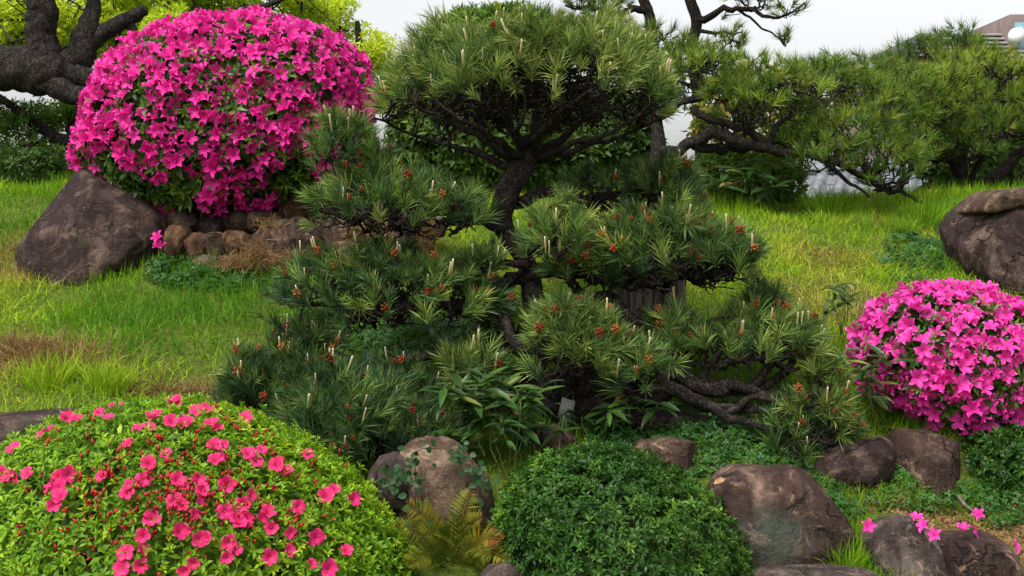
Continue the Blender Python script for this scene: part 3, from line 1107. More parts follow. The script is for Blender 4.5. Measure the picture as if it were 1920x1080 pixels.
def pine(name, label, base, trunk, limbs, pads, needle_len=0.086, nneed=52, segs=2, spacing=0.052, matn='needle', candles=0, cones=0, twig_r=0.0032, group=None, trunk_sides=14, width=0.00155, knob=0.28, sub=6, dens=1.0, tint=0.0, canlen=0.07):
    t = thing(name, label, 'tree', base, group)
    b = Buf()
    tp = catmull(pxline([q[:3] for q in trunk]), 10)
    tr = np.interp(np.linspace(0, 1, len(tp)), np.linspace(0, 1, len(trunk)), [q[3] for q in trunk])
    tube(b, tp, tr, trunk_sides, knob, 5)
    part('trunk', b, M['pine_bark'], t, smooth=True)
    allp, allr = [tp], [tr]
    for li, lm in enumerate(limbs):
        b = Buf()
        lp = catmull(pxline([q[:3] for q in lm]), sub)
        n = len(lp)
        scale = lm[0][3]
        lp[1:-1] += np.stack([fbm(lp[1:-1] * 9, 2, 50 + li), 0.5 * fbm(lp[1:-1] * 9, 2, 80 + li), fbm(lp[1:-1] * 9, 2, 110 + li)], 1) * max(scale, .022) * 1.5
        lr = np.interp(np.linspace(0, 1, n), np.linspace(0, 1, len(lm)), [q[3] for q in lm])
        tube(b, lp, lr, 9, knob, li + 9)
        part('branch', b, M['pine_bark'], t, smooth=True)
        allp.append(lp)
        allr.append(lr)
    AP, AR = np.vstack(allp), np.concatenate(allr)
    shoots, dirs, fronts = [], [], []
    TV = [tuft(nneed, needle_len, .88, 900 + s, width, segs) for s in range(5)]
    for pi_, pd in enumerate(pads):
        x0, x1, y0, y1, dp, ryd = pd[:6]
        opt = pd[6] if len(pd) > 6 else {}
        s = dp / F
        rx = (x1 - x0) / 2 * s
        nl = needle_len
        ybase = y1 - 0.25 * nl / s
        h = max((y1 - y0) * s - 0.95 * nl, 0.02)
        c = P((x0 + x1) / 2, ybase, dp)
        rxx, ryy = max(rx - nl * .45, .03), ryd
        surf = math.pi * rxx * ryy * (1 + 0.9 * (h / max(rxx, ryy)) ** 1.2)
        n = int(max(5, dens * surf / spacing ** 2 * opt.get('d', 1.0)))
        cand = 4 * n
        u = np.sqrt(rng.random(cand))
        if h > 0.18:
            u = rng.random(cand) ** 0.42
        a = rng.random(cand) * 2 * np.pi
        U, Vv = u * np.cos(a), u * np.sin(a)
        wob = 1 + 0.34 * fbm(np.stack([np.cos(a) * 1.7, np.sin(a) * 1.7, np.full(cand, pi_ * 3.1)], 1), 2, 4)
        lump = fbm(np.stack([U * rxx * 5, Vv * ryy * 5, np.full(cand, pi_ * 7.7)], 1), 3, 8)
        hz = h * np.sqrt(np.maximum(1 - u * u, 0)) * (1 + 0.40 * lump) + 0.04 * lump
        pos = np.stack([c[0] + U * rxx * wob, c[1] + Vv * ryy * wob, c[2] + hz + rng.normal(size=cand) * 0.020 - (0.045 * rng.random(cand) ** 2)], 1)
        kp = thin(pos, spacing * 0.80)[:n]
        # break the pad up into clumps
        kp = kp[(lump[kp] > -0.45 - 0.3 * rng.random(len(kp))) & (rng.random(len(kp)) > .08)]
        pos = pos[kp]
        out = np.stack([U[kp] * rxx, Vv[kp] * ryy, 0 * kp], 1) / max(rxx, ryy)
        d = unit(np.array([0, 0, 0.75 + 0.1]) + out * opt.get('spread', 1.0) + rng.normal(size=(len(kp), 3)) * 0.36 + np.array([0, -0.15, 0]))
        b = Buf()
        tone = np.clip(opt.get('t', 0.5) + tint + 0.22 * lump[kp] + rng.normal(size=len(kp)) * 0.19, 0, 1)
        var = rng.integers(0, 5, len(kp))
        for v in range(5):
            m_ = var == v
            if m_.any():
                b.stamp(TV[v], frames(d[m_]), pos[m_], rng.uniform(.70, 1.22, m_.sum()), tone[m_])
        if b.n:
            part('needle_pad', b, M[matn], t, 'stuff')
        # twigs
        b = Buf()
        tip = pos - d * 0.05
        ne = int(len(tip) * opt.get('x', .8 if segs == 2 else .25))
        if ne:
            ei = rng.integers(0, len(tip), ne)
            hub = np.array([c[0], c[1], c[2] - .06]) if 'hub' not in opt else P(*opt['hub'])
            ex = hub + (tip[ei] - hub) * rng.uniform(.45, .97, (ne, 1)) + rng.normal(size=(ne, 3)) * .022
            ex[:, 2] -= opt.get('xd', .02)
            tip = np.vstack([tip, ex])
        k = max(1, int(len(tip) / opt.get('cl', 30)))
        cl = kmeans(tip, k) if k > 1 else np.zeros(len(tip), int)
        for j in range(k):
            q = tip[cl == j]
            if len(q) == 0:
                continue
            cc = q.mean(0)
            if 'root' in opt:
                root = P(*opt['root'])
                rr = 0.02
            else:
                dd = ((AP - cc) ** 2).sum(1) + np.maximum(AP[:, 2] - cc[2] + .02, 0) * 0.6
                kk = np.argmin(dd)
                root, rr = AP[kk], AR[kk]
            grow(b, root, q, min(rr * .75, twig_r * 1.25 * math.sqrt(len(q)) + .002), twig_r, opt.get('sag', 0.16))
        if b.n:
            part('twigs', b, M['twig_bark'], t, 'stuff', True)
        shoots.append(pos)
        fronts.append(pos[:, 1] < np.median(pos[:, 1]) + .04)
        dirs.append(d)
    S, D = np.vstack(shoots), np.vstack(dirs)
    # candles and pollen cones that face the viewer's side
    front = rng.permutation(np.nonzero(np.concatenate(fronts))[0])
    if candles:
        ids = front[:candles]
        for i in ids:
            dz = unit(D[i] * .35 + np.array([0, 0, 1.0]) + rng.normal(size=3) * .08)
            for q in range(1 + (rng.random() < .3)):
                sc = canlen * rng.uniform(.45, 1.15)
                off = rng.normal(size=3) * 0.008 * (q > 0)
                piece('candle', CAND[rng.integers(3)], M['candle'], t, frames(dz[None])[0], S[i] + dz * 0.005 + off, sc)
    if cones:
        ids = front[candles // 2:]
        ids = ids[(S[ids, 2] < CZ + .35) | (rng.random(len(ids)) < .10)][:cones]
        for i in ids:
            dz = unit(D[i] * .7 + np.array([0, -.15, 1.0]))
            piece('pollen_cone', CONE[rng.integers(3)], M['cone'], t, frames(dz[None])[0], S[i] + dz * 0.012 + rng.normal(size=3) * .008, 0.031 * rng.uniform(.6, 1.3))
    return t


r_ = 1.0
trunk = [(1040, 850, 5.25, .11), (1010, 790, 5.22, .09), (985, 730, 5.2, .070), (1008, 650, 5.22, .056), (1002, 570, 5.25, .050), (985, 490, 5.28, .047), (944, 425, 5.3, .045), (950, 365, 5.32, .050), (985, 300, 5.35, .056), (992, 258, 5.36, .042)]
limbs = [
    # crown limbs
    [(975, 305, 5.34, 0.0267), (900, 255, 5.25, 0.0155), (830, 225, 5.18, 0.0105), (750, 185, 5.10, 0.0050)],
    [(985, 290, 5.33, 0.0236), (950, 225, 5.15, 0.0130), (900, 170, 5.00, 0.0074), (860, 130, 4.95, 0.0037)],
    [(990, 280, 5.34, 0.0236), (1010, 215, 5.20, 0.0130), (1010, 150, 5.10, 0.0074), (1020, 100, 5.05, 0.0037)],
    [(1000, 285, 5.35, 0.0254), (1080, 240, 5.25, 0.0136), (1150, 205, 5.15, 0.0087), (1230, 165, 5.10, 0.0043)],
    [(1000, 275, 5.40, 0.0223), (1060, 215, 5.55, 0.0130), (1100, 160, 5.65, 0.0068), (1130, 110, 5.70, 0.0037)],
    [(985, 275, 5.42, 0.0223), (930, 210, 5.60, 0.0124), (880, 150, 5.70, 0.0068), (850, 110, 5.75, 0.0037)],
    [(1000, 260, 5.38, 0.0180), (1000, 180, 5.40, 0.0093), (1000, 110, 5.42, 0.0037)],
    [(970, 310, 5.35, 0.0211), (860, 285, 5.45, 0.0118), (770, 255, 5.50, 0.0068), (690, 225, 5.40, 0.0043), (620, 270, 5.20, 0.0025)],
    [(1005, 300, 5.38, 0.0211), (1100, 275, 5.50, 0.0118), (1200, 235, 5.50, 0.0062), (1270, 200, 5.45, 0.0037)],
    [(990, 270, 5.3, 0.0186), (1050, 215, 5.1, 0.0124), (1090, 190, 4.98, 0.0087), (1150, 140, 4.92, 0.0037)],
    [(975, 290, 5.3, 0.0186), (920, 250, 5.08, 0.0124), (850, 215, 4.98, 0.0087), (800, 170, 4.95, 0.0037)],
    [(980, 275, 5.3, 0.0174), (965, 240, 5.05, 0.0112), (985, 195, 4.92, 0.0074), (960, 150, 4.86, 0.0037)],
    [(1005, 300, 5.34, 0.0186), (1090, 262, 5.15, 0.0124), (1180, 225, 5.0, 0.0081), (1225, 190, 4.95, 0.0037)],
    # second tier left and right
    [(945, 425, 5.28, 0.0323), (890, 398, 5.2, 0.0255), (780, 412, 5.1, 0.0187), (690, 408, 5.05, 0.0153), (600, 395, 5.05, 0.0085)],
    [(965, 380, 5.34, 0.0289), (1040, 358, 5.4, 0.0238), (1110, 366, 5.5, 0.0204), (1210, 345, 5.6, 0.0153), (1300, 330, 5.6, 0.0068)],
    [(690, 408, 5.05, 0.0136), (640, 350, 5.1, 0.0102), (610, 300, 5.15, 0.0068)],
    # third tier
    [(985, 515, 5.24, 0.0357), (1080, 510, 5.15, 0.0289), (1170, 532, 5.1, 0.0289), (1290, 520, 5.1, 0.0221), (1400, 492, 5.1, 0.0085)],
    [(985, 470, 5.2, 0.0255), (1020, 450, 5.08, 0.0187), (1060, 430, 5.0, 0.0085)],
    [(985, 522, 5.24, 0.0306), (910, 552, 5.18, 0.0238), (820, 572, 5.12, 0.0187), (700, 574, 5.08, 0.0153), (600, 568, 5.06, 0.0119), (520, 560, 5.05, 0.0068)],
    [(1090, 545, 5.16, 0.0204), (1150, 562, 5.14, 0.0238), (1190, 600, 5.1, 0.0221), (1240, 608, 5.06, 0.0153), (1330, 600, 5.05, 0.0102), (1430, 580, 5.3, 0.0068)],
    [(960, 520, 5.2, 0.0255), (938, 560, 5.1, 0.0255), (945, 625, 4.98, 0.0204), (990, 665, 4.9, 0.0170), (1060, 660, 4.85, 0.0102)],
    [(985, 500, 5.2, 0.0187), (930, 490, 5.12, 0.0119), (880, 485, 5.1, 0.0068)],
    # low tier
    [(1000, 760, 5.2, .075), (1080, 745, 5.1, .068), (1180, 745, 5.02, .052), (1270, 722, 4.98, .038), (1360, 738, 4.95, .030), (1440, 705, 4.98, .020), (1520, 655, 5.0, .010)],
    [(1080, 770, 5.1, .056), (1190, 765, 5.0, .042), (1290, 788, 4.95, .034), (1390, 800, 4.9, .027), (1480, 828, 4.86, .018), (1590, 830, 4.85, .008)],
    [(1250, 728, 4.95, .030), (1300, 748, 4.88, .026), (1350, 778, 4.86, .020), (1420, 800, 4.84, .013), (1470, 815, 4.82, .007)],
    [(1300, 718, 4.97, .028), (1380, 728, 4.93, .024), (1430, 748, 4.9, .018), (1500, 738, 4.9, .012), (1560, 720, 4.92, .006)],
    [(1400, 735, 4.95, .021), (1440, 690, 4.92, .017), (1480, 665, 4.95, .012), (1540, 640, 5.0, .007)],
    [(1345, 690, 4.95, .017), (1390, 672, 4.9, .015), (1440, 682, 4.9, .012), (1500, 690, 4.92, .007)],
    [(1355, 780, 4.9, .016), (1400, 750, 4.88, .014), (1460, 760, 4.86, .010), (1520, 790, 4.85, .006)],
    [(1270, 730, 4.97, 0.0236), (1320, 760, 4.92, 0.0211), (1400, 770, 4.9, 0.0161), (1500, 770, 4.86, 0.0087), (1590, 760, 4.85, 0.0050)],
    [(1330, 722, 4.96, 0.0149), (1335, 690, 4.95, 0.0124), (1350, 655, 4.95, 0.0112), (1420, 655, 4.97, 0.0087), (1500, 640, 5.0, 0.0050)],
    [(1180, 745, 5.0, 0.0211), (1170, 700, 4.88, 0.0161), (1200, 672, 4.8, 0.0112), (1270, 670, 4.76, 0.0062)],
    [(1060, 745, 5.05, 0.0211), (1075, 700, 4.92, 0.0161), (1060, 660, 4.86, 0.0124), (1100, 625, 4.85, 0.0062)],
    [(990, 745, 5.15, 0.0372), (900, 770, 5.0, 0.0260), (790, 815, 4.82, 0.0211), (680, 838, 4.7, 0.0174), (560, 800, 4.75, 0.0136), (470, 745, 4.85, 0.0099), (415, 700, 4.9, 0.0050)],
    [(985, 700, 5.15, 0.0223), (890, 675, 5.05, 0.0186), (790, 662, 5.0, 0.0186), (700, 690, 5.0, 0.0124), (600, 650, 5.08, 0.0074), (540, 625, 5.1, 0.0050)],
    [(720, 830, 4.72, 0.0136), (650, 790, 4.7, 0.0099), (560, 760, 4.72, 0.0062)],
    [(970, 715, 5.1, 0.0161), (930, 690, 4.98, 0.0112), (880, 680, 4.92, 0.0062)],
]
pads = [
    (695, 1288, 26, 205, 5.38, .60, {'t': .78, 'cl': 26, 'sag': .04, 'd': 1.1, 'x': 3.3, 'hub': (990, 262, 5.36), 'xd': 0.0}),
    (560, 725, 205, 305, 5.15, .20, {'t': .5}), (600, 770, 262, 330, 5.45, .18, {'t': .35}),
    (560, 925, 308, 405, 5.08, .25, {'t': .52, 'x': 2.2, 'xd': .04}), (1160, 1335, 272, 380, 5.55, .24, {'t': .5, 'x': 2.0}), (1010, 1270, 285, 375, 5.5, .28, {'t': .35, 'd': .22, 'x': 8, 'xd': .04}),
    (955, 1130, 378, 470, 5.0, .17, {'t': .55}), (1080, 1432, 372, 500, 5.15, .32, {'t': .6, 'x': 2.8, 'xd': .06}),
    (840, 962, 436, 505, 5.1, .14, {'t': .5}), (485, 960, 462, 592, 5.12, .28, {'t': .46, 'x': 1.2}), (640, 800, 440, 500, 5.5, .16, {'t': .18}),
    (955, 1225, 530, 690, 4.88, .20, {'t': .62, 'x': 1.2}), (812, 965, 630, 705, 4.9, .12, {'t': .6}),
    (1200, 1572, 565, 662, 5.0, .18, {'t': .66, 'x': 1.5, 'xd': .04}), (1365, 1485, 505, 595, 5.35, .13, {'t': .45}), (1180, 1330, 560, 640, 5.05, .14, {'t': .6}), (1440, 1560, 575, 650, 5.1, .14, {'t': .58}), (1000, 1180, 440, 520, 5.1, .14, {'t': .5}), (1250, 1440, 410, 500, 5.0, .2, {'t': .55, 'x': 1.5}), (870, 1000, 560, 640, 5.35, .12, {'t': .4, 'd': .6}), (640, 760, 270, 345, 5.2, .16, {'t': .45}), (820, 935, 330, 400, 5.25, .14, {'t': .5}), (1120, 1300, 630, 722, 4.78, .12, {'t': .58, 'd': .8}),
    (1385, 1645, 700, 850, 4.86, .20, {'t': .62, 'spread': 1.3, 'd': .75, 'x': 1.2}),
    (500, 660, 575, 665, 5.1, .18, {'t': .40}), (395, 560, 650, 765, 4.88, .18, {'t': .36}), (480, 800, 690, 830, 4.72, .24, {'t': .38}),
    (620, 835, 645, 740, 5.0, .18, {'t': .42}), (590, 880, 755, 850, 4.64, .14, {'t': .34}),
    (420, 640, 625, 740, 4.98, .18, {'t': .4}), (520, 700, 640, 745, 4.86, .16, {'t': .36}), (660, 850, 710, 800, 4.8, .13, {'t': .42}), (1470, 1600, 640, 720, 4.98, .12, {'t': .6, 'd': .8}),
]
pine('pine_tree', 'contorted cloud-pruned pine with tiered needle pads, pale candles and orange pollen cones', P(1040, 850, 5.25), trunk, limbs, pads, candles=215, cones=210)

# the sign on the trunk
sg = thing('name_plate', 'small weathered grey plant label hung on the low pine trunk', 'sign', P(1062, 768, 4.97))
RP = np.array(Matrix.Rotation(math.radians(-18), 3, 'Z') @ Matrix.Rotation(math.radians(14), 3, 'Y'))
b = Buf()
w_, h_, t_ = .028, .043, .003
V = np.array([[x, y, z] for x in (-w_, w_) for y in (-t_, t_) for z in (-h_, h_)]) @ RP.T + P(1062, 768, 4.97)
b.add(V, None, [[0, 1, 3, 2], [4, 6, 7, 5], [0, 4, 5, 1], [2, 3, 7, 6], [0, 2, 6, 4], [1, 5, 7, 3]])
part('plate', b, M['plate'], sg)
b = Buf()
for k in range(3):
    for j in range(4):
        x, z = -.012 + k * .012, .024 - j * .013
        V = np.array([[x - .003, -.0055, z], [x + .003, -.0055, z + .001], [x + .003, -.0055, z + .0035], [x - .003, -.0055, z + .0025]]) @ RP.T + P(1062, 768, 4.97)
        b.add(V, None, [[0, 1, 2, 3]])
part('faded_lettering', b, M['letter'], sg, 'stuff')
b = Buf()
tube(b, np.array([[-.02, 0, h_], [0, .03, h_ + .03], [.02, 0, h_]]) @ RP.T + P(1062, 768, 4.97), .0012, 4, cap=False)
part('wire', b, M['pole'], sg)

# background pines -------------------------------------------------
bgk = dict(needle_len=.105, nneed=40, segs=1, spacing=.085, dens=.95, matn='needle_far', twig_r=.004, width=.0026, trunk_sides=10)
pine('pine_tree', 'spreading garden pine behind the slope crest with long low branch reaching right', P(1225, 420, 8.1),
     [(1225, 430, 8.1, 0.0612), (1222, 340, 8.1, 0.0553), (1235, 270, 8.1, 0.0493), (1225, 190, 8.15, 0.0365), (1240, 110, 8.2, 0.0247)],
     [[(1235, 290, 8.1, 0.0459), (1300, 270, 8.0, 0.0365), (1345, 252, 7.95, 0.0365), (1390, 268, 7.9, 0.0340), (1480, 278, 7.9, 0.0306), (1560, 298, 7.9, 0.0247), (1660, 345, 7.85, 0.0187), (1730, 380, 7.8, 0.0093)],
      [(1300, 272, 8.0, 0.0340), (1370, 280, 8.1, 0.0272), (1450, 262, 8.2, 0.0213), (1540, 240, 8.3, 0.0119)],
      [(1300, 200, 8.0, 0.0272), (1345, 230, 7.95, 0.0247), (1400, 240, 7.9, 0.0247), (1430, 270, 7.9, 0.0306)],
      [(1230, 220, 8.1, 0.0306), (1310, 178, 8.0, 0.0247), (1400, 168, 7.9, 0.0187), (1500, 160, 7.9, 0.0093)],
      [(1240, 150, 8.15, 0.0213), (1300, 120, 8.1, 0.0153), (1370, 110, 8.1, 0.0076)],
      [(1440, 270, 7.95, 0.0213), (1470, 225, 8.0, 0.0187), (1520, 200, 8.05, 0.0119), (1580, 170, 8.1, 0.0059)],
      [(1545, 300, 7.9, 0.0187), (1580, 330, 7.8, 0.0136), (1630, 370, 7.75, 0.0076)],
      [(1560, 298, 7.9, 0.0213), (1610, 270, 7.95, 0.0153), (1670, 255, 7.95, 0.0076)]],
     [(1215, 1420, 75, 150, 8.1, .45, {'t': .5}), (1290, 1560, 100, 190, 7.9, .4, {'t': .55}), (1420, 1680, 95, 175, 8.3, .4, {'t': .5}), (1380, 1560, 165, 230, 8.2, .3, {'t': .35}),
      (1500, 1700, 180, 270, 7.95, .35, {'t': .55}), (1560, 1735, 225, 310, 7.85, .30, {'t': .5, 'x': 1.5}), (1600, 1745, 270, 345, 7.8, .25, {'t': .42, 'x': 1.5}), (1420, 1590, 215, 290, 8.1, .25, {'t': .35}), (1235, 1300, 130, 200, 8.3, .25, {'t': .3}), (1220, 1330, 60, 130, 8.4, .3, {'t': .4}), (1270, 1400, 75, 140, 8.2, .3, {'t': .5}), (1600, 1760, 105, 180, 8.6, .35, {'t': .5}), (1500, 1620, 90, 160, 8.6, .3, {'t': .45}), (1300, 1430, 180, 240, 8.5, .25, {'t': .35}), (1640, 1760, 160, 240, 8.6, .3, {'t': .4}), (1330, 1480, 125, 205, 7.7, .3, {'t': .5}), (1560, 1720, 130, 220, 8.2, .35, {'t': .5}), (1640, 1760, 200, 290, 8.2, .3, {'t': .45}), (1470, 1620, 245, 310, 7.7, .18, {'t': .4, 'x': 1.5})], **bgk)
pine('pine_tree', 'broad domed pine with thick forked trunk behind the boulder on the crest', P(1800, 400, 9.2),
     [(1795, 420, 9.2, 0.0859), (1800, 350, 9.2, 0.0672), (1798, 290, 9.2, 0.0578), (1800, 220, 9.2, 0.0425), (1800, 140, 9.2, 0.0247)],
     [[(1815, 370, 9.2, 0.0553), (1860, 330, 9.1, 0.0459), (1900, 290, 9.1, 0.0399), (1960, 250, 9.0, 0.0306), (2020, 210, 9.0, 0.0119)],
      [(1798, 330, 9.2, 0.0365), (1770, 290, 9.1, 0.0272), (1730, 250, 9.0, 0.0187), (1690, 230, 9.0, 0.0093)],
      [(1800, 250, 9.2, 0.0306), (1860, 200, 9.1, 0.0247), (1920, 180, 9.1, 0.0119)],
      [(1800, 240, 9.2, 0.0306), (1750, 190, 9.1, 0.0213), (1700, 160, 9.0, 0.0093)],
      [(1800, 360, 9.2, 0.0306), (1850, 290, 8.9, 0.0213), (1880, 255, 8.8, 0.0119)],
      [(1790, 390, 9.2, 0.0365), (1740, 350, 9.1, 0.0247), (1700, 372, 9.0, 0.0187), (1640, 345, 8.9, 0.0093)]],
     [(1690, 1920, 78, 165, 9.2, .6, {'t': .72}), (1660, 1800, 140, 210, 9.0, .4, {'t': .6}), (1790, 1960, 140, 220, 9.0, .4, {'t': .62}), (1665, 1790, 190, 250, 8.9, .3, {'t': .5}), (1740, 1890, 225, 290, 8.8, .3, {'t': .45}),
      (1860, 2040, 185, 260, 9.0, .4, {'t': .4}), (1850, 2000, 270, 350, 9.3, .3, {'t': .3}), (1700, 1860, 110, 190, 8.8, .4, {'t': .7}), (1820, 1990, 100, 185, 9.4, .4, {'t': .6}), (1680, 1830, 165, 240, 8.75, .3, {'t': .55}), (1780, 1930, 180, 260, 8.8, .3, {'t': .5}), (1690, 1800, 235, 310, 9.3, .3, {'t': .35})], **bgk)
pine('pine_tree', 'dark green round topped pine farther back below the louvred building', P(1800, 440, 12.5),
     [(1790, 480, 12.5, 0.0859), (1800, 250, 12.5, 0.0612), (1790, 100, 12.5, 0.0365), (1800, 70, 12.5, 0.0247)],
     [[(1795, 130, 12.5, 0.0365), (1740, 110, 12.4, 0.0247), (1690, 120, 12.3, 0.0119)], [(1795, 150, 12.5, 0.0365), (1650, 140, 12.4, 0.0247), (1560, 150, 12.3, 0.0119)], [(1795, 95, 12.5, 0.0365), (1840, 85, 12.4, 0.0247), (1870, 95, 12.3, 0.0119)]],
     [(1722, 1852, 30, 88, 12.5, .35, {'t': .22}), (1660, 1760, 72, 130, 12.4, .4, {'t': .2}), (1820, 1882, 62, 115, 12.4, .3, {'t': .22}), (1560, 1700, 98, 160, 12.3, .5, {'t': .25}), (1700, 1880, 90, 180, 12.2, .5, {'t': .25}), (1600, 1760, 130, 230, 12.2, .4, {'t': .25}), (1640, 1780, 55, 130, 12.3, .4, {'t': .3}), (1840, 1960, 80, 160, 12.3, .4, {'t': .3}), (1730, 1860, 45, 110, 12.2, .35, {'t': .3})],
     **{**bgk, 'spacing': .11, 'needle_len': .14})
pine('pine_tree', 'tall open pine with bare leaning trunk and sparse branch against the sky', P(1320, 430, 10),
     [(1325, 450, 10, 0.0612), (1310, 200, 10, 0.0519), (1298, 90, 10, 0.0493), (1306, 40, 10, 0.0459), (1290, -20, 10, 0.0425), (1300, -120, 10, 0.0365), (1290, -220, 10, 0.0187)],
     [[(1300, 42, 10, 0.0365), (1345, 22, 9.9, 0.0272), (1400, 22, 9.8, 0.0187), (1460, 30, 9.7, 0.0119), (1510, 5, 9.7, 0.0076)], [(1385, 20, 9.85, 0.0119), (1430, 50, 9.8, 0.0085), (1460, 70, 9.75, 0.0059), (1480, 55, 9.75, 0.0034)], [(1300, 60, 10, 0.0187), (1350, 62, 9.9, 0.0119), (1390, 60, 9.8, 0.0051)], [(1300, -30, 10, 0.0306), (1400, -40, 9.9, 0.0187), (1500, -30, 9.8, 0.0059)]],
     [(1310, 1415, 38, 85, 9.85, .3, {'t': .5, 'd': .6}), (1430, 1525, 0, 36, 9.7, .2, {'t': .3, 'd': .5}), (1448, 1500, 36, 76, 9.75, .12, {'t': .3, 'd': .8}), (1340, 1480, -40, 20, 9.8, .35, {'t': .3, 'd': .6}), (1180, 1420, -190, -90, 10, .6, {'t': .4})], **bgk)
pine('pine_tree', 'upright pine behind the cloud-pruned crown with grey trunk rising out of the foliage', P(1215, 430, 9.2),
     [(1235, 440, 9.2, 0.0612), (1228, 200, 9.2, 0.0519), (1222, 90, 9.2, 0.0459), (1218, 30, 9.2, 0.0399), (1195, -40, 9.2, 0.0365), (1190, -180, 9.2, 0.0187)],
     [[(1222, 100, 9.2, 0.0306), (1150, 60, 9.1, 0.0213), (1070, 45, 9.0, 0.0093)], [(1215, 20, 9.2, 0.0306), (1130, 20, 9.1, 0.0187), (1060, 10, 9.0, 0.0093)], [(1222, 120, 9.2, 0.0247), (1280, 90, 9.1, 0.0119)]],
     [(1040, 1215, 10, 80, 9.05, .5, {'t': .5}), (1150, 1290, 45, 110, 9.1, .4, {'t': .3}), (1040, 1200, -40, 25, 9.1, .4, {'t': .3}), (1000, 1120, 20, 75, 9.3, .3, {'t': .3}), (1100, 1320, -170, -80, 9.2, .5, {'t': .4})], **bgk)


# ------------------------------------------------------------------ shrubs
def stems(t, base, pts, r0=.02, matn='twig_bark', k=40):
    b = Buf()
    sel = pts[rng.choice(len(pts), min(k, len(pts)), replace=False)]
    grow(b, np.asarray(base), sel, r0, .003, 0.0)
    part('stems', b, M[matn], t, None, True)


def shrub_leaves(V, f3, f4, cw, n, tpls, size, tone, shells=(0.0, -.05, -.10), spread=0.45, updir=0.35, zmin=None, noise_s=3.0, amp=.22):
    b = Buf()
    for si, sh in enumerate(shells):
        cnt = int(n * (1.0 if si == 0 else .45))
        p, nn = surf_sample(V, f3, f4, cnt, cw)
        p = p + nn * (sh + rng.normal(size=(cnt, 1)) * 0.012)
        if zmin is not None:
            k = p[:, 2] > zmin
            p, nn = p[k], nn[k]
        d = unit(nn + np.array([0, 0, updir]) + rng.normal(size=p.shape) * spread)
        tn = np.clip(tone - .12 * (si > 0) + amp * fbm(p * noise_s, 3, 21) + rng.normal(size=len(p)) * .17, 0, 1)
        v = rng.integers(0, len(tpls), len(p))
        for j, tp in enumerate(tpls):
            m_ = v == j
            if si > 0:   # inner shells: fewer, larger leaves
                h_ = len(tp[0]) // 10
                tp = (tp[0][:h_ * 5] * 1.6, tp[1][:h_ * 4], tp[2], tp[3][:h_ * 5])
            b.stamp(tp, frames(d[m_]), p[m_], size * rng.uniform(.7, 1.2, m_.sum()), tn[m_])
    return b


def azalea(label, outline, depth, thick, matn, seed, fsize, spacing, leaf_n, leaf_size, tone, gap, base, lowgap=0.6):
    V, f3, f4, cw = blob(outline, depth, thick, 96, 48, .85, .9, .05, 4.0, seed, 0)
    t = thing('azalea_bush', label, 'shrub', base)
    R6 = [rosette(7, .15, 1.1, .38, s) for s in range(4)]
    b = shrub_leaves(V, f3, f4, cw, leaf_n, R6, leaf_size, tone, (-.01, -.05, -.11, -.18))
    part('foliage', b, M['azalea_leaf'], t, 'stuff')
    p, nn = surf_sample(V, f3, f4, 14000, cw)
    zlo, zhi = V[:, 2].min(), V[:, 2].max()
    hgt = (p[:, 2] - zlo) / (zhi - zlo)
    dens = fbm(p * 6.5, 3, seed + 3) * 1.1 + 0.35 * fbm(p * 2.4, 2, seed + 9)
    keep = dens > gap - 0.45 * hgt + lowgap * np.clip(.42 - hgt, 0, 1) * 2.6
    keep &= (p[:, 1] < cw[1] + .12) | (rng.random(len(p)) < .02)   # sparser on the far side
    p, nn = p[keep], nn[keep]
    k = thin(p, spacing)
    p, nn = p[k], nn[k]
    stems(t, base, p - nn * .05, .03, k=60)
    # each truss carries two or three flowers that face apart
    tp_, td_ = [], []
    for q, n_ in zip(p, nn):
        Fm = frames(n_[None])[0]
        m_ = rng.integers(3, 6)
        a0 = rng.uniform(0, 6.28)
        for j in range(m_):
            a = a0 + j * 6.283 / m_ + rng.normal() * .3
            lat = Fm @ np.array([math.cos(a), math.sin(a), 0])
            tp_.append(q + lat * fsize * rng.uniform(.45, .95) + n_ * rng.uniform(-.02, .03))
            td_.append(n_ + lat * rng.uniform(.5, 1.3) + np.array([0, 0, .22]) + rng.normal(size=3) * .22)
    p, d = np.array(tp_), unit(np.array(td_))
    view = unit(np.array([0, 0, CZ]) - p)
    sz = fsize * rng.uniform(.82, 1.15, len(p))
    score = np.einsum('ij,ij->i', d, view) - 0.15 * p[:, 1]
    order = np.argsort(-score)
    FR = frames(d)
    ms = flower_meshes(matn)
    for i in order[:300]:
        piece('flower', ms[rng.integers(len(ms))], M[matn], t, FR[i], p[i], sz[i])
    rest = order[300:]
    if len(rest):
        b = Buf()
        v = rng.integers(0, len(FL), len(rest))
        for j, tp in enumerate(FL):
            q = rest[v == j]
            b.stamp(tp, FR[q], p[q], sz[q])
        part('flowers_beyond', b, M[matn], t, 'stuff', True)
    print('azalea', label[:20], len(p))
    return t


azalea('huge rounded azalea bush covered in magenta flowers above the stone bank',
       [(168, 288), (182, 215), (202, 150), (245, 105), (310, 68), (400, 48), (480, 45), (570, 60), (630, 82), (668, 118), (680, 160), (678, 215), (685, 270), (670, 325), (620, 355), (560, 372), (520, 390), (440, 408), (370, 408), (310, 398), (250, 375), (205, 355), (178, 322)],
       6.75, .60, 'magenta', 5, .043, .080, 3400, .056, .60, -.18, P(430, 430, 6.75))
azalea('pink azalea bush in full bloom growing over the reddish block of rock',
       [(1618, 650), (1640, 600), (1685, 566), (1735, 552), (1800, 550), (1860, 562), (1905, 590), (1950, 640), (1975, 720), (1940, 790), (1870, 780), (1810, 812), (1765, 800), (1710, 768), (1660, 735), (1628, 700)],
       5.25, .36, 'pink', 15, .038, .076, 1700, .046, .62, -.42, P(1790, 830, 5.2), .25)

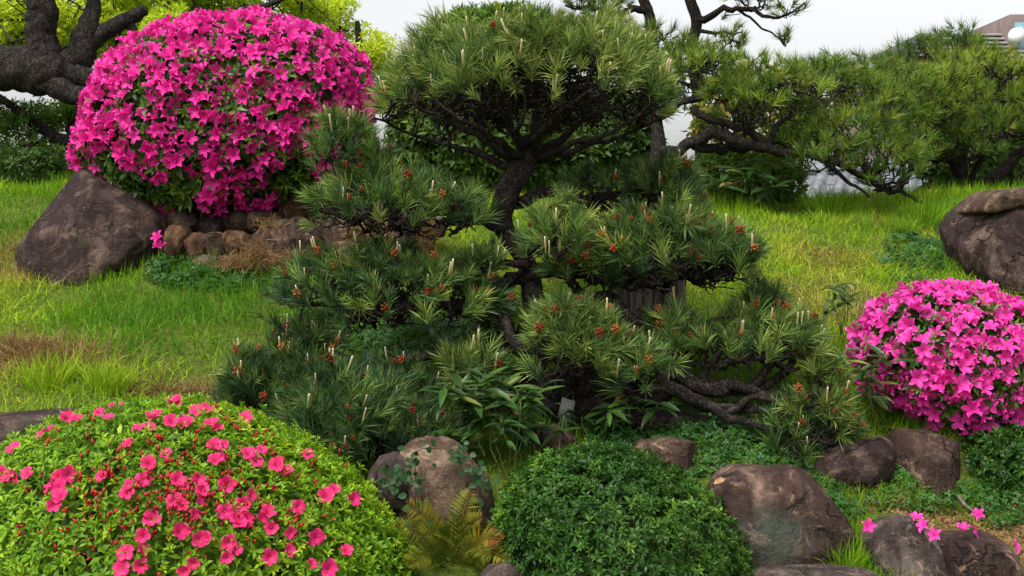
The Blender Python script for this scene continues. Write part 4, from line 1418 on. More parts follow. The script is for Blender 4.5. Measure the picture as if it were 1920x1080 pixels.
# clipped red flowered azalea (front)
V, f3, f4, cw = blob([(-170, 1080), (-150, 960), (-70, 890), (0, 845), (60, 812), (130, 785), (220, 766), (330, 757), (420, 768), (500, 800), (580, 848), (660, 900), (720, 965), (758, 1030), (770, 1100), (760, 1240), (600, 1300), (0, 1300), (-160, 1200)], 4.1, .62, 128, 64, .95, 1.0, .012, 5, 77, 0)
t = thing('azalea_bush', 'clipped bright green azalea mound scattered with coral red flowers and buds', 'shrub', (cw[0], cw[1], float(ground_z(cw[0], cw[1]))))
RS = [rosette(6, .25, 1.25, .36, 40 + s, .12) for s in range(4)]
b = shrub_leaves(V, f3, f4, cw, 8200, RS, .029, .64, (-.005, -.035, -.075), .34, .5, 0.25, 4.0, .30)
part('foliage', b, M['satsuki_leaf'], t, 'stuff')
p, nn = surf_sample(V, f3, f4, 400, cw)
stems(t, (cw[0], cw[1], .3), p - nn * .05, .03, k=70)
bvh = BVHTree.FromPolygons([Vector(v) for v in V.tolist()], [tuple(int(i) for i in f) for f in f4] + [tuple(int(i) for i in f) for f in f3])
FPX = [(300, 170), (350, 175), (450, 140), (490, 172), (205, 232), (230, 225), (70, 300), (630, 210), (680, 165), (705, 165), (675, 205), (770, 185), (825, 185), (845, 190), (885, 132), (925, 132), (950, 195), (975, 205), (1100, 165), (585, 285), (750, 328), (960, 290), (995, 285), (985, 335), (965, 358), (1110, 325), (1170, 305), (1145, 355), (1235, 372), (1275, 410), (1375, 325), (20, 410), (50, 435), (90, 415), (135, 412), (270, 420), (305, 410), (245, 465), (272, 467), (250, 545), (285, 515), (465, 420), (650, 435), (670, 368), (590, 465), (575, 497), (790, 440), (820, 465), (880, 455), (905, 490), (880, 525), (815, 548), (790, 530), (865, 590), (1020, 455), (1115, 505), (1090, 545), (1010, 575), (1055, 610), (1100, 600), (1070, 635), (1160, 610), (1195, 590), (1215, 650), (1330, 555), (1455, 515), (1495, 480), (1570, 525), (685, 610), (795, 660), (835, 655), (650, 680), (890, 695), (925, 690), (1025, 705), (1300, 665), (1410, 685), (1545, 755), (570, 755), (640, 750), (640, 805), (555, 822), (870, 795), (825, 835), (1015, 775), (1050, 750), (1205, 775), (1290, 755), (1390, 810), (1465, 825), (780, 100), (800, 98), (525, 112)]
cam0 = Vector((0, 0, CZ))


def on_dome(px, py):
    dr = Vector((P(px, py, 1.0) - np.array([0, 0, CZ])).tolist()).normalized()
    h = bvh.ray_cast(cam0, dr)
    if h[0] is None:
        return None
    q = np.array(h[0])
    n_ = np.array(h[1])
    if np.dot(n_, q - cw) < 0:
        n_ = -n_
    return q, n_


ms = flower_meshes('coral')
for (cx_, cy_) in FPX:
    r0 = on_dome(cx_ * .41667, 720 + cy_ * .41667 + 3)
    if r0 is None:
        continue
    q, n_ = r0
    d = unit(n_ + unit(np.array([0, 0, CZ]) - q) * .4 + rng.normal(size=3) * .36)
    piece('flower', ms[rng.integers(len(ms))], M['coral'], t, frames(d[None])[0], q + n_ * .010, .0235 * rng.uniform(.80, 1.2))
# buds: pointed red spindles in groups
bud = (np.array([[0, 0, 0], [.2, 0, .45], [-.1, .17, .45], [-.1, -.17, .45], [0, 0, 1.0]]), np.array([[0, 2, 1], [0, 3, 2], [0, 1, 3], [1, 2, 4], [2, 3, 4], [3, 1, 4]]), np.zeros((0, 4), int), np.array([0, .5, .5, .5, 1.0]))
bp, bd = [], []
for k in range(230):
    if rng.random() < .75:
        px, py = rng.normal(330, 110), rng.normal(925, 55)
    else:
        px, py = rng.uniform(0, 640), rng.uniform(790, 1060)
    r0 = on_dome(px, py)
    if r0 is None:
        continue
    for j in range(rng.integers(1, 5)):
        q = r0[0] + rng.normal(size=3) * .010 + r0[1] * .008
        bp.append(q)
        bd.append(unit(r0[1] + rng.normal(size=3) * .5 + np.array([0, 0, .4])))
b = Buf()
b.stamp(bud, frames(np.array(bd)), np.array(bp), .024 * rng.uniform(.7, 1.35, len(bp)))
part('buds', b, M['bud'], t, 'stuff')

# clipped dark green shrub (front centre)
V, f3, f4, cw = blob([(920, 1090), (928, 1005), (942, 940), (972, 892), (1025, 858), (1100, 842), (1180, 850), (1250, 878), (1310, 915), (1360, 970), (1395, 1030), (1410, 1100), (1390, 1220), (1160, 1260), (940, 1220)], 4.25, .42, 110, 56, .95, 1.0, .015, 5, 99, 0)
t = thing('clipped_shrub', 'clipped rounded shrub of small glossy dark green leaves without flowers', 'shrub', (cw[0], cw[1], float(ground_z(cw[0], cw[1]))))
RB = [rosette(7, .1, 1.1, .36, 60 + s, .15) for s in range(4)]
b = shrub_leaves(V, f3, f4, cw, 5400, RB, .027, .46, (-.005, -.04, -.08), .42, .4, 0.2, 6.0, .5)
part('foliage', b, M['box_leaf'], t, 'stuff')
p, nn = surf_sample(V, f3, f4, 300, cw)
stems(t, (cw[0], cw[1], .3), p - nn * .05, .03, k=60)


def leafy(name, label, outline, depth, thick, n, tpls, size, matn, tone, base, shells=(0, -.05, -.12), amp=.05, seed=1, cat='shrub', spread=.6, group=None):
    V, f3, f4, cw = blob(outline, depth, thick, 80, 40, .9, .95, amp, 4, seed, 0)
    t = thing(name, label, cat, base, group)
    part('foliage', shrub_leaves(V, f3, f4, cw, n, tpls, size, tone, shells, spread, .3), M[matn], t, 'stuff')
    p, nn = surf_sample(V, f3, f4, 300, cw)
    stems(t, base, p - nn * .06, .03, k=50)
    return t


leafy('evergreen_shrub', 'dark small-leaved evergreen shrub beneath the pink azalea at its right', box_outline(1800, 2060, 805, 960, 5, .8, .06), 4.95, .25, 1800, RB, .032, 'box_leaf', .42, P(1920, 975, 4.95), seed=9)
leafy('evergreen_shrub', 'bright green leafy shrub between the mauve boulder and the pink azalea', box_outline(1880, 2020, 580, 700, 6, .9, .06), 5.7, .2, 500, RB, .035, 'satsuki_leaf', .55, P(1950, 720, 5.7), seed=10)
leafy('evergreen_shrub', 'dark broadleaf shrub seen between the azalea and the pine crown', box_outline(745, 1010, 150, 380, 7, .8, .1), 8.4, .5, 1400, [rosette(7, .1, 1.0, .4, 70 + s, .2) for s in range(3)], .085, 'dark_leaf', .55, P(870, 400, 8.4), (0, -.08, -.2), .1, 12)
leafy('evergreen_shrub', 'low dark shrub behind the pine on the crest of the slope', box_outline(960, 1235, 170, 400, 8, .8, .1), 8.9, .5, 1400, [rosette(7, .1, 1.0, .4, 75 + s, .2) for s in range(3)], .085, 'dark_leaf', .45, P(1110, 420, 8.9), (0, -.08, -.2), .1, 13)
leafy('autumn_shrub', 'open shrub with yellow, green and orange leaves behind the long pine branch', box_outline(1310, 1560, 130, 290, 9, .8, .15), 9.0, .35, 420, [rosette(6, .1, 1.0, .45, 80 + s, .3) for s in range(3)], .07, 'autumn_leaf', .55, P(1420, 400, 9.0), (0, -.15), .15, 14)
leafy('evergreen_shrub', 'shaded shrub under the long branch of the spreading pine, left of the tiled roof', box_outline(1285, 1500, 285, 400, 18, .8, .14), 8.75, .3, 700, [rosette(7, .1, 1.0, .35, 105 + s, .3) for s in range(3)], .07, 'mid_leaf', .4, P(1390, 400, 8.75), (0, -.1), .1, 18)
leafy('evergreen_shrub', 'low green shrub at the left crest beneath the dark leaved tree', box_outline(-120, 130, 285, 372, 10, .85, .08), 8.6, .3, 900, [rosette(7, .1, 1.0, .3, 85 + s, .3) for s in range(3)], .06, 'dark_leaf', .35, P(0, 380, 8.6), (0, -.08), .08, 15)
leafy('evergreen_shrub', 'bright green shrub top rising behind the pine crown against the sky', box_outline(820, 1060, 25, 140, 16, .85, .14), 9.6, .4, 800, [rosette(9, .3, 1.3, .22, 90 + s, .3) for s in range(3)], .10, 'azalea_leaf', .7, P(930, 420, 9.6), (0, -.1), .1, 16)
leafy('evergreen_shrub', 'dark hedge plant low behind the right hand pines beside the tiled roof', box_outline(1725, 2080, 190, 400, 17, .8, .1), 10.4, .4, 1500, [rosette(7, .1, 1.0, .35, 95 + s, .2) for s in range(3)], .08, 'dark_leaf', .5, P(1850, 420, 10.2), (0, -.1), .08, 17)


# ------------------------------------------------------------------ broadleaf trees
def leaf_cloud(clumps, n, size, tone, tpls, spread=.9):
    b = Buf()
    P_, T_ = [], []
    for (px, py, dp, rpx, tn) in clumps:
        c = P(px, py, dp)
        r = rpx * dp / F
        m_ = int(n * (rpx / 50.0) ** 2)
        q = rng.normal(size=(m_, 3))
        q = unit(q) * (rng.random((m_, 1)) ** .45)
        q = c + q * r * np.array([1.15, 1.0, .72])
        q = q[fbm(q * 3.5, 3, 31) > -.28]
        P_.append(q)
        T_.append(np.clip(tn + .18 * fbm(q * 2.0, 2, 5) + rng.normal(size=len(q)) * .15, 0, 1))
    P_, T_ = np.vstack(P_), np.concatenate(T_)
    d = unit(rng.normal(size=P_.shape) * spread + np.array([0, -.2, .8]))
    v = rng.integers(0, len(tpls), len(P_))
    for j, tp in enumerate(tpls):
        k = v == j
        b.stamp(tp, frames(d[k]), P_[k], size * rng.uniform(.7, 1.25, k.sum()), T_[k])
    return b


def tree(name, label, base, trunk, limbs, clumps, n, size, matn, bark, tone=0.5, twigs=60, knob=.34):
    t = thing(name, label, 'tree', base)
    b = Buf()
    tp = catmull(pxline([q[:3] for q in trunk]), 18)
    tube(b, tp, [q[3] for q in trunk], 40, knob, 3)
    part('trunk', b, M[bark], t, smooth=True)
    ends = []
    for li, lm in enumerate(limbs):
        b = Buf()
        lp = catmull(pxline([q[:3] for q in lm]), 14)
        lp[1:-1] += np.stack([fbm(lp[1:-1] * 5, 2, 50 + li), 0 * lp[1:-1, 0], fbm(lp[1:-1] * 5, 2, 110 + li)], 1) * lm[0][3] * .5
        tube(b, lp, [q[3] for q in lm], 28, knob, 20 + li)
        part('branch', b, M[bark], t, smooth=True)
        ends.append(lp)
    E = np.vstack(ends)
    fol = leaf_cloud(clumps, n, size, tone, [rosette(5, .0, .9, .42, 120 + s, .5) for s in range(4)])
    part('crown', fol, M[matn], t, 'stuff')
    b = Buf()
    for (px, py, dp, rpx, tn) in clumps:
        c = P(px, py, dp)
        k = np.argmin(((E - c) ** 2).sum(1))
        q = c + unit(rng.normal(size=(5, 3))) * rpx * dp / F * .7
        grow(b, E[k], q, .010, .003, 0)
    part('twigs', b, M['twig_bark'], t, 'stuff', True)
    return t


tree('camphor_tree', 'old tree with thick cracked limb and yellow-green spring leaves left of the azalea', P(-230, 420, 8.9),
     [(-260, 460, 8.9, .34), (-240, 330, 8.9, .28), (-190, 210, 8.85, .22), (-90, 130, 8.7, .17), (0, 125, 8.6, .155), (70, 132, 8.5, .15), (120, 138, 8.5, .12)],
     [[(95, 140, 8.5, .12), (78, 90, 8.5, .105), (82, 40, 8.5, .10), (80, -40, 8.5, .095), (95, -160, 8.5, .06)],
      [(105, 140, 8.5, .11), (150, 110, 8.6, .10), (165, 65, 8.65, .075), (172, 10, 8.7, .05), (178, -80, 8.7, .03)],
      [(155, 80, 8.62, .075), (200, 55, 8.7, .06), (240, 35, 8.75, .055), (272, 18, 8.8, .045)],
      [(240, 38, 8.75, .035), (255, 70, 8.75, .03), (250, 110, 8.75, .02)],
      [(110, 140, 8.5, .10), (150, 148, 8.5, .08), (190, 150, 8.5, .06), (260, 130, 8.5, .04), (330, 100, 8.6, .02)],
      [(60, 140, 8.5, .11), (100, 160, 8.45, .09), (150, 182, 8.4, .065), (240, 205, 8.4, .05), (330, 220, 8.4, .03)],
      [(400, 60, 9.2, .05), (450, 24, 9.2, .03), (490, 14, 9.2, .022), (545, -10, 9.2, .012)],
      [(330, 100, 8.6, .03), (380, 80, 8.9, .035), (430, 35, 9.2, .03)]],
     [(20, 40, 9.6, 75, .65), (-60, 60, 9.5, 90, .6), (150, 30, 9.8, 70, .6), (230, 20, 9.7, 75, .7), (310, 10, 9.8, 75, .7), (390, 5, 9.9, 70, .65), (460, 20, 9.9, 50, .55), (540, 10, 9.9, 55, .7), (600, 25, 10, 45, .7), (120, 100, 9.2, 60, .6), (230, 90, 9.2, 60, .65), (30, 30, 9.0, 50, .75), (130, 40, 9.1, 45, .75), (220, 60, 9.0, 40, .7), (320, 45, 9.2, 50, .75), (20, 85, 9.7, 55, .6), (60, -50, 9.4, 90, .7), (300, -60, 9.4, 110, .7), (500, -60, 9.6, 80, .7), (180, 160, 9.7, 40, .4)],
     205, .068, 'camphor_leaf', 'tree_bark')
tree('evergreen_tree', 'dark leaved tree with leaning thin trunk behind the tall purple-brown boulder', P(190, 400, 9.8),
     [(215, 420, 9.8, .07), (150, 285, 9.8, .055), (100, 255, 9.8, .05), (50, 220, 9.8, .04), (10, 190, 9.8, .03), (-60, 150, 9.8, .02)],
     [[(150, 285, 9.8, .035), (130, 240, 9.9, .025), (150, 190, 10, .012)], [(100, 255, 9.8, .03), (40, 280, 9.7, .02), (-20, 300, 9.7, .01)], [(180, 340, 9.8, .03), (120, 330, 9.7, .02), (60, 335, 9.7, .01)]],
     [(30, 230, 9.9, 60, .4), (100, 215, 10, 50, .45), (150, 210, 10, 40, .4), (-30, 250, 9.9, 60, .4), (60, 290, 9.8, 55, .4), (130, 300, 9.8, 50, .4), (0, 320, 9.7, 60, .45), (90, 340, 9.8, 50, .4), (150, 345, 9.9, 40, .35), (190, 260, 10, 40, .4), (-90, 300, 9.7, 70, .4), (-100, 200, 9.8, 70, .4), (170, 170, 10.2, 30, .5)],
     270, .054, 'mid_leaf', 'tree_bark')
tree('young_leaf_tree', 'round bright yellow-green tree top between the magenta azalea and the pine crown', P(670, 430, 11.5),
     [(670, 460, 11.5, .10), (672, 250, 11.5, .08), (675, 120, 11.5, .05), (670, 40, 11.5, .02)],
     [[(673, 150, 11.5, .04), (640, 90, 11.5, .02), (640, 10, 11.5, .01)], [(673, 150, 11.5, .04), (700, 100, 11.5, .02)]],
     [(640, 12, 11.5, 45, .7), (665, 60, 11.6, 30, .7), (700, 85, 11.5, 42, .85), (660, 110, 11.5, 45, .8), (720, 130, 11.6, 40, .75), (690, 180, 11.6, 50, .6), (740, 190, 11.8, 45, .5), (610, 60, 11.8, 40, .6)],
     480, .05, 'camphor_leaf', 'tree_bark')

# ------------------------------------------------------------------ wooden palisade + slab
lf = thing('log_palisade', 'short weathered log palisade half hidden behind the right pine branches', 'fence', P(1220, 600, 5.75))
lb = Buf()
tube(lb, np.array([[0, 0, 0], [0, 0, .25], [0, 0, .62], [.002, 0, .85], [0, 0, 1.0]]), [.5, .5, .49, .5, .46], 10, .10, 2)
lme = lb.mesh('log', smooth=True)
for k in range(7):
    x = 1150 + k * 21
    pb = P(x, 612, 5.75 + .015 * math.sin(k * 2.1))
    h = (612 - (462 + 9 * math.sin(k * 1.7) + (50 if k > 5 else 0))) * 5.75 / F
    o = piece('log', lme, M['wood_old'], lf, np.eye(3), pb, 1.0)
    o.scale = (.052, .052, h)
    o.rotation_euler = (0, .02 * math.sin(k * 3.3), k * 1.3)
rock('flat pale stone slab lying in front of the log palisade', [(1190, 592), (1196, 577), (1250, 573), (1300, 578), (1306, 600), (1290, 620), (1200, 620)], 5.62, .10, 'tan', 140, .03, .1, None, 'stone_slab')

# ------------------------------------------------------------------ house with tiled roof beyond the crest
hs_ = thing('house', 'house with silver-grey tiled roof just visible beyond the crest under the pines', 'house', (4.7, 16.2, -1.2))
rz = math.radians(-24)
RH = np.array(Matrix.Rotation(rz, 3, 'Z'))
HB = np.array([4.7, 16.2, -1.2])


def hbox(x0, x1, y0, y1, z0, z1):
    V = np.array([[x, y, z] for x in (x0, x1) for y in (y0, y1) for z in (z0, z1)], float) @ RH.T + HB
    return V, [[0, 1, 3, 2], [4, 6, 7, 5], [0, 4, 5, 1], [2, 3, 7, 6], [0, 2, 6, 4], [1, 5, 7, 3]]


b = Buf()
v_, f_ = hbox(-3.4, 3.4, -1.6, 1.8, 0, 2.55)
b.add(v_, None, f_)
part('wall', b, M['plaster'], hs_)
# roof slabs (closed prism), tiles laid on the slope that faces the garden
b = Buf()
EZ, RZ, EY = 2.45, 3.55, 2.3
V = np.array([[x, y, z] for x in (-3.9, 3.9) for (y, z) in ((-EY, EZ), (0, RZ), (EY, EZ), (EY, EZ - .12), (0, RZ - .12), (-EY, EZ - .12))]) @ RH.T + HB
b.add(V, None, [[0, 6, 7, 1], [1, 7, 8, 2], [2, 8, 9, 3], [3, 9, 10, 4], [4, 10, 11, 5], [5, 11, 6, 0], [0, 1, 4, 5], [1, 2, 3, 4], [6, 11, 10, 7], [7, 10, 9, 8]])
rf = part('roof', b, M['roof_tile'], hs_)
sl = math.atan2(RZ - EZ, EY)
# one pantile: a half-barrel with a raised lip, 0.28 wide, 0.30 long
ang = np.linspace(0, math.pi, 7)
tv = []
for yy, rr in ((0, .085), (.30, .072)):
    tv += [[-.145, yy, .012]] + [[-math.cos(a) * rr, yy, math.sin(a) * rr + .012] for a in ang] + [[.145, yy, .012]]
nn_ = 9
tfc = [[i, i + 1, i + 1 + nn_, i + nn_] for i in range(nn_ - 1)]
tv = np.array(tv)
tl = [list(range(nn_))]
lip = [[0, 1, 2], ]
tme = make_mesh('roof_tile', np.vstack([tv, [[0, 0, .0]]]), [np.array(tfc), np.array([[i + 1, i, 2 * nn_] for i in range(nn_ - 1)])], None, True)
tme.materials.append(M['roof_tile'])
RS_ = RH @ np.array(Matrix.Rotation(sl, 3, 'X'))
for i in range(24):
    for j in range(8):
        lx = -3.5 + i * .29
        s_ = .02 + j * .30
        loc = np.array([lx, -EY + s_ * math.cos(sl), EZ + s_ * math.sin(sl) + .012 - .0])
        Rt = RH @ np.array(Matrix.Rotation(sl - .03, 3, 'X'))
        piece('tile', tme, M['roof_tile'], rf, Rt, RH @ loc + HB, 1.0)
b = Buf()
tube(b, (np.array([[x, 0, RZ + .04] for x in np.linspace(-3.9, 3.9, 12)]) @ RH.T + HB), .10, 8, .05)
part('ridge', b, M['roof_tile'], rf, smooth=True)

# louvred building far right
BB = np.array([13.1, 29.0, -1.2])
bd = thing('building', 'brown building with slatted sloping roof and corner turret beyond the pines', 'building', BB)


def wbox(x0, x1, y0, y1, z0, z1):
    V = np.array([[x, y, z] for x in (x0, x1) for y in (y0, y1) for z in (z0, z1)], float) + BB
    return V, [[0, 1, 3, 2], [4, 6, 7, 5], [0, 4, 5, 1], [2, 3, 7, 6], [0, 2, 6, 4], [1, 5, 7, 3]]


b = Buf()
b.add(*[wbox(-4.0, 3.0, 0.6, 6, 0, 6.9)[0], None, wbox(0, 1, 0, 1, 0, 1)[1]])
part('wall', b, M['brick_far'], bd)
b = Buf()   # sloping slatted skirt roof
V = np.array([[-4.3, 0.0, 6.5], [3.0, 0, 6.5], [3.0, 1.6, 7.65], [-3.0, 1.6, 7.65], [-4.3, .6, 6.5], [3.0, 6, 6.5], [3.0, 6, 7.65], [-3.0, 6, 7.65]]) + BB
b.add(V, None, [[0, 1, 2, 3], [1, 5, 6, 2], [2, 6, 7, 3], [4, 0, 3, 7], [0, 4, 5, 1]])
rfb = part('roof', b, M['dark_slot'], bd)
for k in range(9):
    f_ = (k + .5) / 9
    y_, z_ = 1.6 * f_, 6.5 + 1.15 * f_
    x_ = -4.3 + 1.3 * f_
    b = Buf()
    v_, q_ = wbox(x_, 3.0, y_ - .10, y_ - .02, z_ - .03, z_ + .035)
    b.add(v_, None, q_)
    part('slat', b, M['slat'], rfb)
b = Buf()
v_, q_ = wbox(-1.05, 3.0, 0.9, 4.0, 6.6, 8.0)
b.add(v_, None, q_)
tw = part('turret', b, M['brick_far'], bd)
for zz in (7.0, 5.2):
    for xx in (-.95, .0):
        b = Buf()
        v_, q_ = wbox(xx, xx + .6, .52 if zz < 6 else .85, .62 if zz < 6 else .95, zz, zz + .8)
        b.add(v_, None, q_)
        part('window', b, M['window'], bd)

# globe lamp
lp_ = P(1905, 68, 20)
gzz = float(ground_z(np.array([lp_[0]]), np.array([20.0]))[0])
gl = thing('globe_lamp', 'lamp post with white globe in front of the louvred building', 'lamp', (lp_[0], 20, gzz))
b = Buf()
th = np.linspace(.02, math.pi - .02, 14)
tube(b, np.stack([lp_[0] + 0 * th, 20 + 0 * th, lp_[2] - np.cos(th) * .135], 1), np.sin(th) * .125, 18, 0)
part('globe', b, M['globe'], gl, smooth=True)
b = Buf()
tube(b, np.array([[lp_[0], 20, gzz], [lp_[0], 20, gzz + 1.5], [lp_[0], 20, lp_[2] - .16]]), [.05, .035, .03], 10)
tube(b, np.array([[lp_[0], 20, lp_[2] - .2], [lp_[0], 20, lp_[2] - .12]]), [.05, .07], 10)
part('post', b, M['pole'], gl)


# ------------------------------------------------------------------ bamboo grass, broad leaved plants, fern, vine
def blade_mesh(name, w, curl, fold, seed, matn):
    ts = np.array([0, .12, .3, .5, .7, .86, 1.0])
    ww = np.array([.05, .55, .95, 1.0, .8, .45, .0]) * w
    V, g = [], []
    for t_, wv in zip(ts, ww):
        z = -curl * t_ ** 2
        V += [[t_, wv, z + fold * wv], [t_, wv * .72, z + fold * wv * .6], [t_, 0, z], [t_, -wv * .72, z + fold * wv * .6], [t_, -wv, z + fold * wv]]
        g += [1, .55, 0, .55, 1]
    f4 = []
    for i in range(6):
        for j in range(4):
            f4.append([i * 5 + j, i * 5 + j + 1, i * 5 + j + 6, i * 5 + j + 5])
    V = np.array(V)
    c = np.zeros((len(V), 3))
    c[:, 1] = g
    me = make_mesh(name, V, [np.array(f4)], c, True)
    me.materials.append(M[matn])
    return me


BL = [blade_mesh('leaf', .115, c, .35, k, 'blade') for k, c in enumerate((.10, .28, .45, .20))]


def xframe(x, up=(0, 0, 1)):
    x = unit(x)
    up = np.asarray(up, float)
    y = unit(np.cross(up, x))
    z = np.cross(x, y)
    return np.stack([x, y, z], 1)


def bamboo_grass(label, spots, leaves_per, ln, name='bamboo_grass', cat='plant', tall=(.10, .24)):
    c0 = np.array([P(*s) for s in spots])
    base = c0.mean(0)
    t = thing(name, label, cat, base)
    b = Buf()
    for s in c0:
        h = rng.uniform(*tall)
        top = s + np.array([rng.normal() * .04, rng.normal() * .04 - .02, h])
        tube(b, wiggle(s - np.array([0, 0, .03]), top, 4, .05), [.0022, .0016], 4)
        for k in range(leaves_per):
            f_ = rng.uniform(.45, 1)
            q = s + (top - s) * f_
            a = rng.uniform(0, 2 * np.pi)
            d = np.array([np.cos(a), np.sin(a) - .25, rng.uniform(-.35, .75)])
            piece('leaf', BL[rng.integers(4)], M['blade'], t, xframe(d, (rng.normal() * .3, -.3, 1)), q, ln * rng.uniform(.65, 1.15))
    part('stems', b, M['stem_green'], t)
    return t


def rspots(n, x0, x1, y0, y1, d0, d1):
    return [(rng.uniform(x0, x1), rng.uniform(y0, y1), rng.uniform(d0, d1)) for _ in range(n)]


bamboo_grass('clump of bamboo grass with pale edged leaves below the pine beside the tan boulder', rspots(30, 835, 990, 745, 865, 4.62, 4.85), 8, .115, tall=(.04, .15))
bamboo_grass('bamboo grass hanging over the back edge of the clipped dark green shrub', rspots(7, 930, 1060, 850, 880, 4.62, 4.7), 4, .11)
bamboo_grass('bamboo grass growing against the left side of the pink azalea', rspots(16, 1560, 1670, 690, 790, 4.95, 5.15), 7, .10, tall=(.05, .16))
bamboo_grass('small bamboo grass with dry tips on the grass above the pine branch end', rspots(7, 1530, 1600, 600, 640, 5.65, 5.8), 6, .09)
bamboo_grass('broad leaved green plant growing beneath the pine trunk near the squared tan rock', rspots(9, 1080, 1220, 780, 850, 4.8, 4.95), 6, .10, tall=(.04, .12))
bamboo_grass('dark bamboo grass in the shade behind the low left pine pads', rspots(10, 740, 930, 600, 680, 5.4, 5.8), 4, .12)
bamboo_grass('tall broad leaved plants on the crest behind the pine under the long branch', rspots(16, 1320, 1470, 350, 375, 7.9, 8.3), 5, .19, tall=(.06, .18))

# fern
FR_ = P(850, 1075, 4.25)
fe = thing('fern', 'yellowing fern with rusty tips at the foot of the tan boulder', 'fern', FR_)
for (ex, ey, ed, tn) in [(735, 985, 4.1, .5), (960, 1050, 4.02, .6), (760, 940, 4.15, .75), (800, 930, 4.3, .55), (885, 915, 4.3, .6), (905, 965, 4.15, .75), (945, 1010, 4.05, .95), (790, 1000, 4.0, .5), (760, 1060, 3.98, .6), (915, 1040, 4.0, .45), (850, 960, 4.05, .35), (830, 1010, 3.95, .4), (935, 1025, 4.1, .9), (780, 955, 4.25, .8)]:
    e = P(ex, ey, ed)
    ctl = np.array([FR_ + np.array([0, 0, -.03]), (FR_ + e) / 2 + np.array([0, 0, .05]), e])
    ln = catmull(ctl, 14)
    b = Buf()
    tube(b, ln, [.0028, .001], 4, col=(.8, .5, .3))
    T_ = unit(np.gradient(ln, axis=0))
    L_ = np.linalg.norm(e - FR_)
    n_p = 26
    for k in range(n_p):
        f_ = .18 + .8 * k / n_p
        q = ln[int(f_ * (len(ln) - 1))] * 1.0
        ta = T_[int(f_ * (len(ln) - 1))]
        ff = f_ * (len(ln) - 1)
        i0 = int(ff)
        q = ln[i0] + (ln[min(i0 + 1, len(ln) - 1)] - ln[i0]) * (ff - i0)
        side = unit(np.cross(ta, np.array([.2, -.7, .6])))
        wl = .058 * math.sin(math.pi * min(1, (f_ * .85 + .12))) ** .8 * (L_ / .28)
        for s in (-1, 1):
            d = unit(side * s + ta * .45 + rng.normal(size=3) * .08)
            up = np.cross(d, ta) * s
            b.stamp(leaf(.15, .03, .12), xframe(d, up)[None], q[None], np.array([wl]), np.array([np.clip(tn - .18 + .5 * (f_ - .5) + rng.normal() * .12, 0, 1)]))
    part('frond', b, M['fern'], fe)

# creeping vine on the tan boulder
iv = thing('creeping_vine', 'dark green creeping vine trailing down the tan boulder', 'vine', P(770, 1000, 4.3))
b = Buf()
paths = [[(775, 850, 4.24), (770, 880, 4.22), (766, 910, 4.22), (772, 950, 4.22), (776, 985, 4.24)], [(850, 822, 4.35), (872, 845, 4.33), (890, 875, 4.3), (905, 905, 4.3), (918, 930, 4.32)], [(775, 850, 4.25), (800, 838, 4.27), (840, 845, 4.25), (870, 850, 4.3)], [(772, 870, 4.23), (740, 888, 4.3), (728, 905, 4.3)]]
lfv = make_mesh('leaf', np.array([[0, 0, 0], [.35, .42, .08], [.75, .28, .02], [1, 0, -.08], [.75, -.28, .02], [.35, -.42, .08], [.45, 0, -.02]]), [np.array([[0, 6, 1], [1, 6, 2], [2, 6, 3], [3, 6, 4], [4, 6, 5], [5, 6, 0]])], np.tile([[.05, .5, .3]], (7, 1)), False)
lfv.materials.append(M['cover_leaf'])
for pi_, pa in enumerate(paths):
    ln = catmull(pxline(pa), 6)
    tube(b, ln + rng.normal(size=ln.shape) * .003, .0018, 4)
    for k in range(34 if pi_ != 2 else 5):
        q = ln[rng.integers(len(ln))] + rng.normal(size=3) * np.array([.026, .012, .020]) + np.array([0, -.015, 0])
        a = rng.uniform(0, 6.28)
        piece('leaf', lfv, M['cover_leaf'], iv, xframe(np.array([math.cos(a), -.35, math.sin(a) - .5]), (0, -1, .5)), q, .026 * rng.uniform(.7, 1.3))
part('stems', b, M['vine_stem'], iv)


# ------------------------------------------------------------------ grass, ground cover, straw
def blade_tpl(bend, seed):
    w = .5
    return (np.array([[-w, 0, 0], [w, 0, 0], [-w * .7, bend * .28, .55], [w * .7, bend * .28, .55], [0, bend, 1.0 - bend * .25]]) * np.array([1, 1, 1.0]),
            np.array([[0, 1, 3], [0, 3, 2], [2, 3, 4]]), np.zeros((0, 4), int), np.array([0, 0, .5, .5, 1.0]))


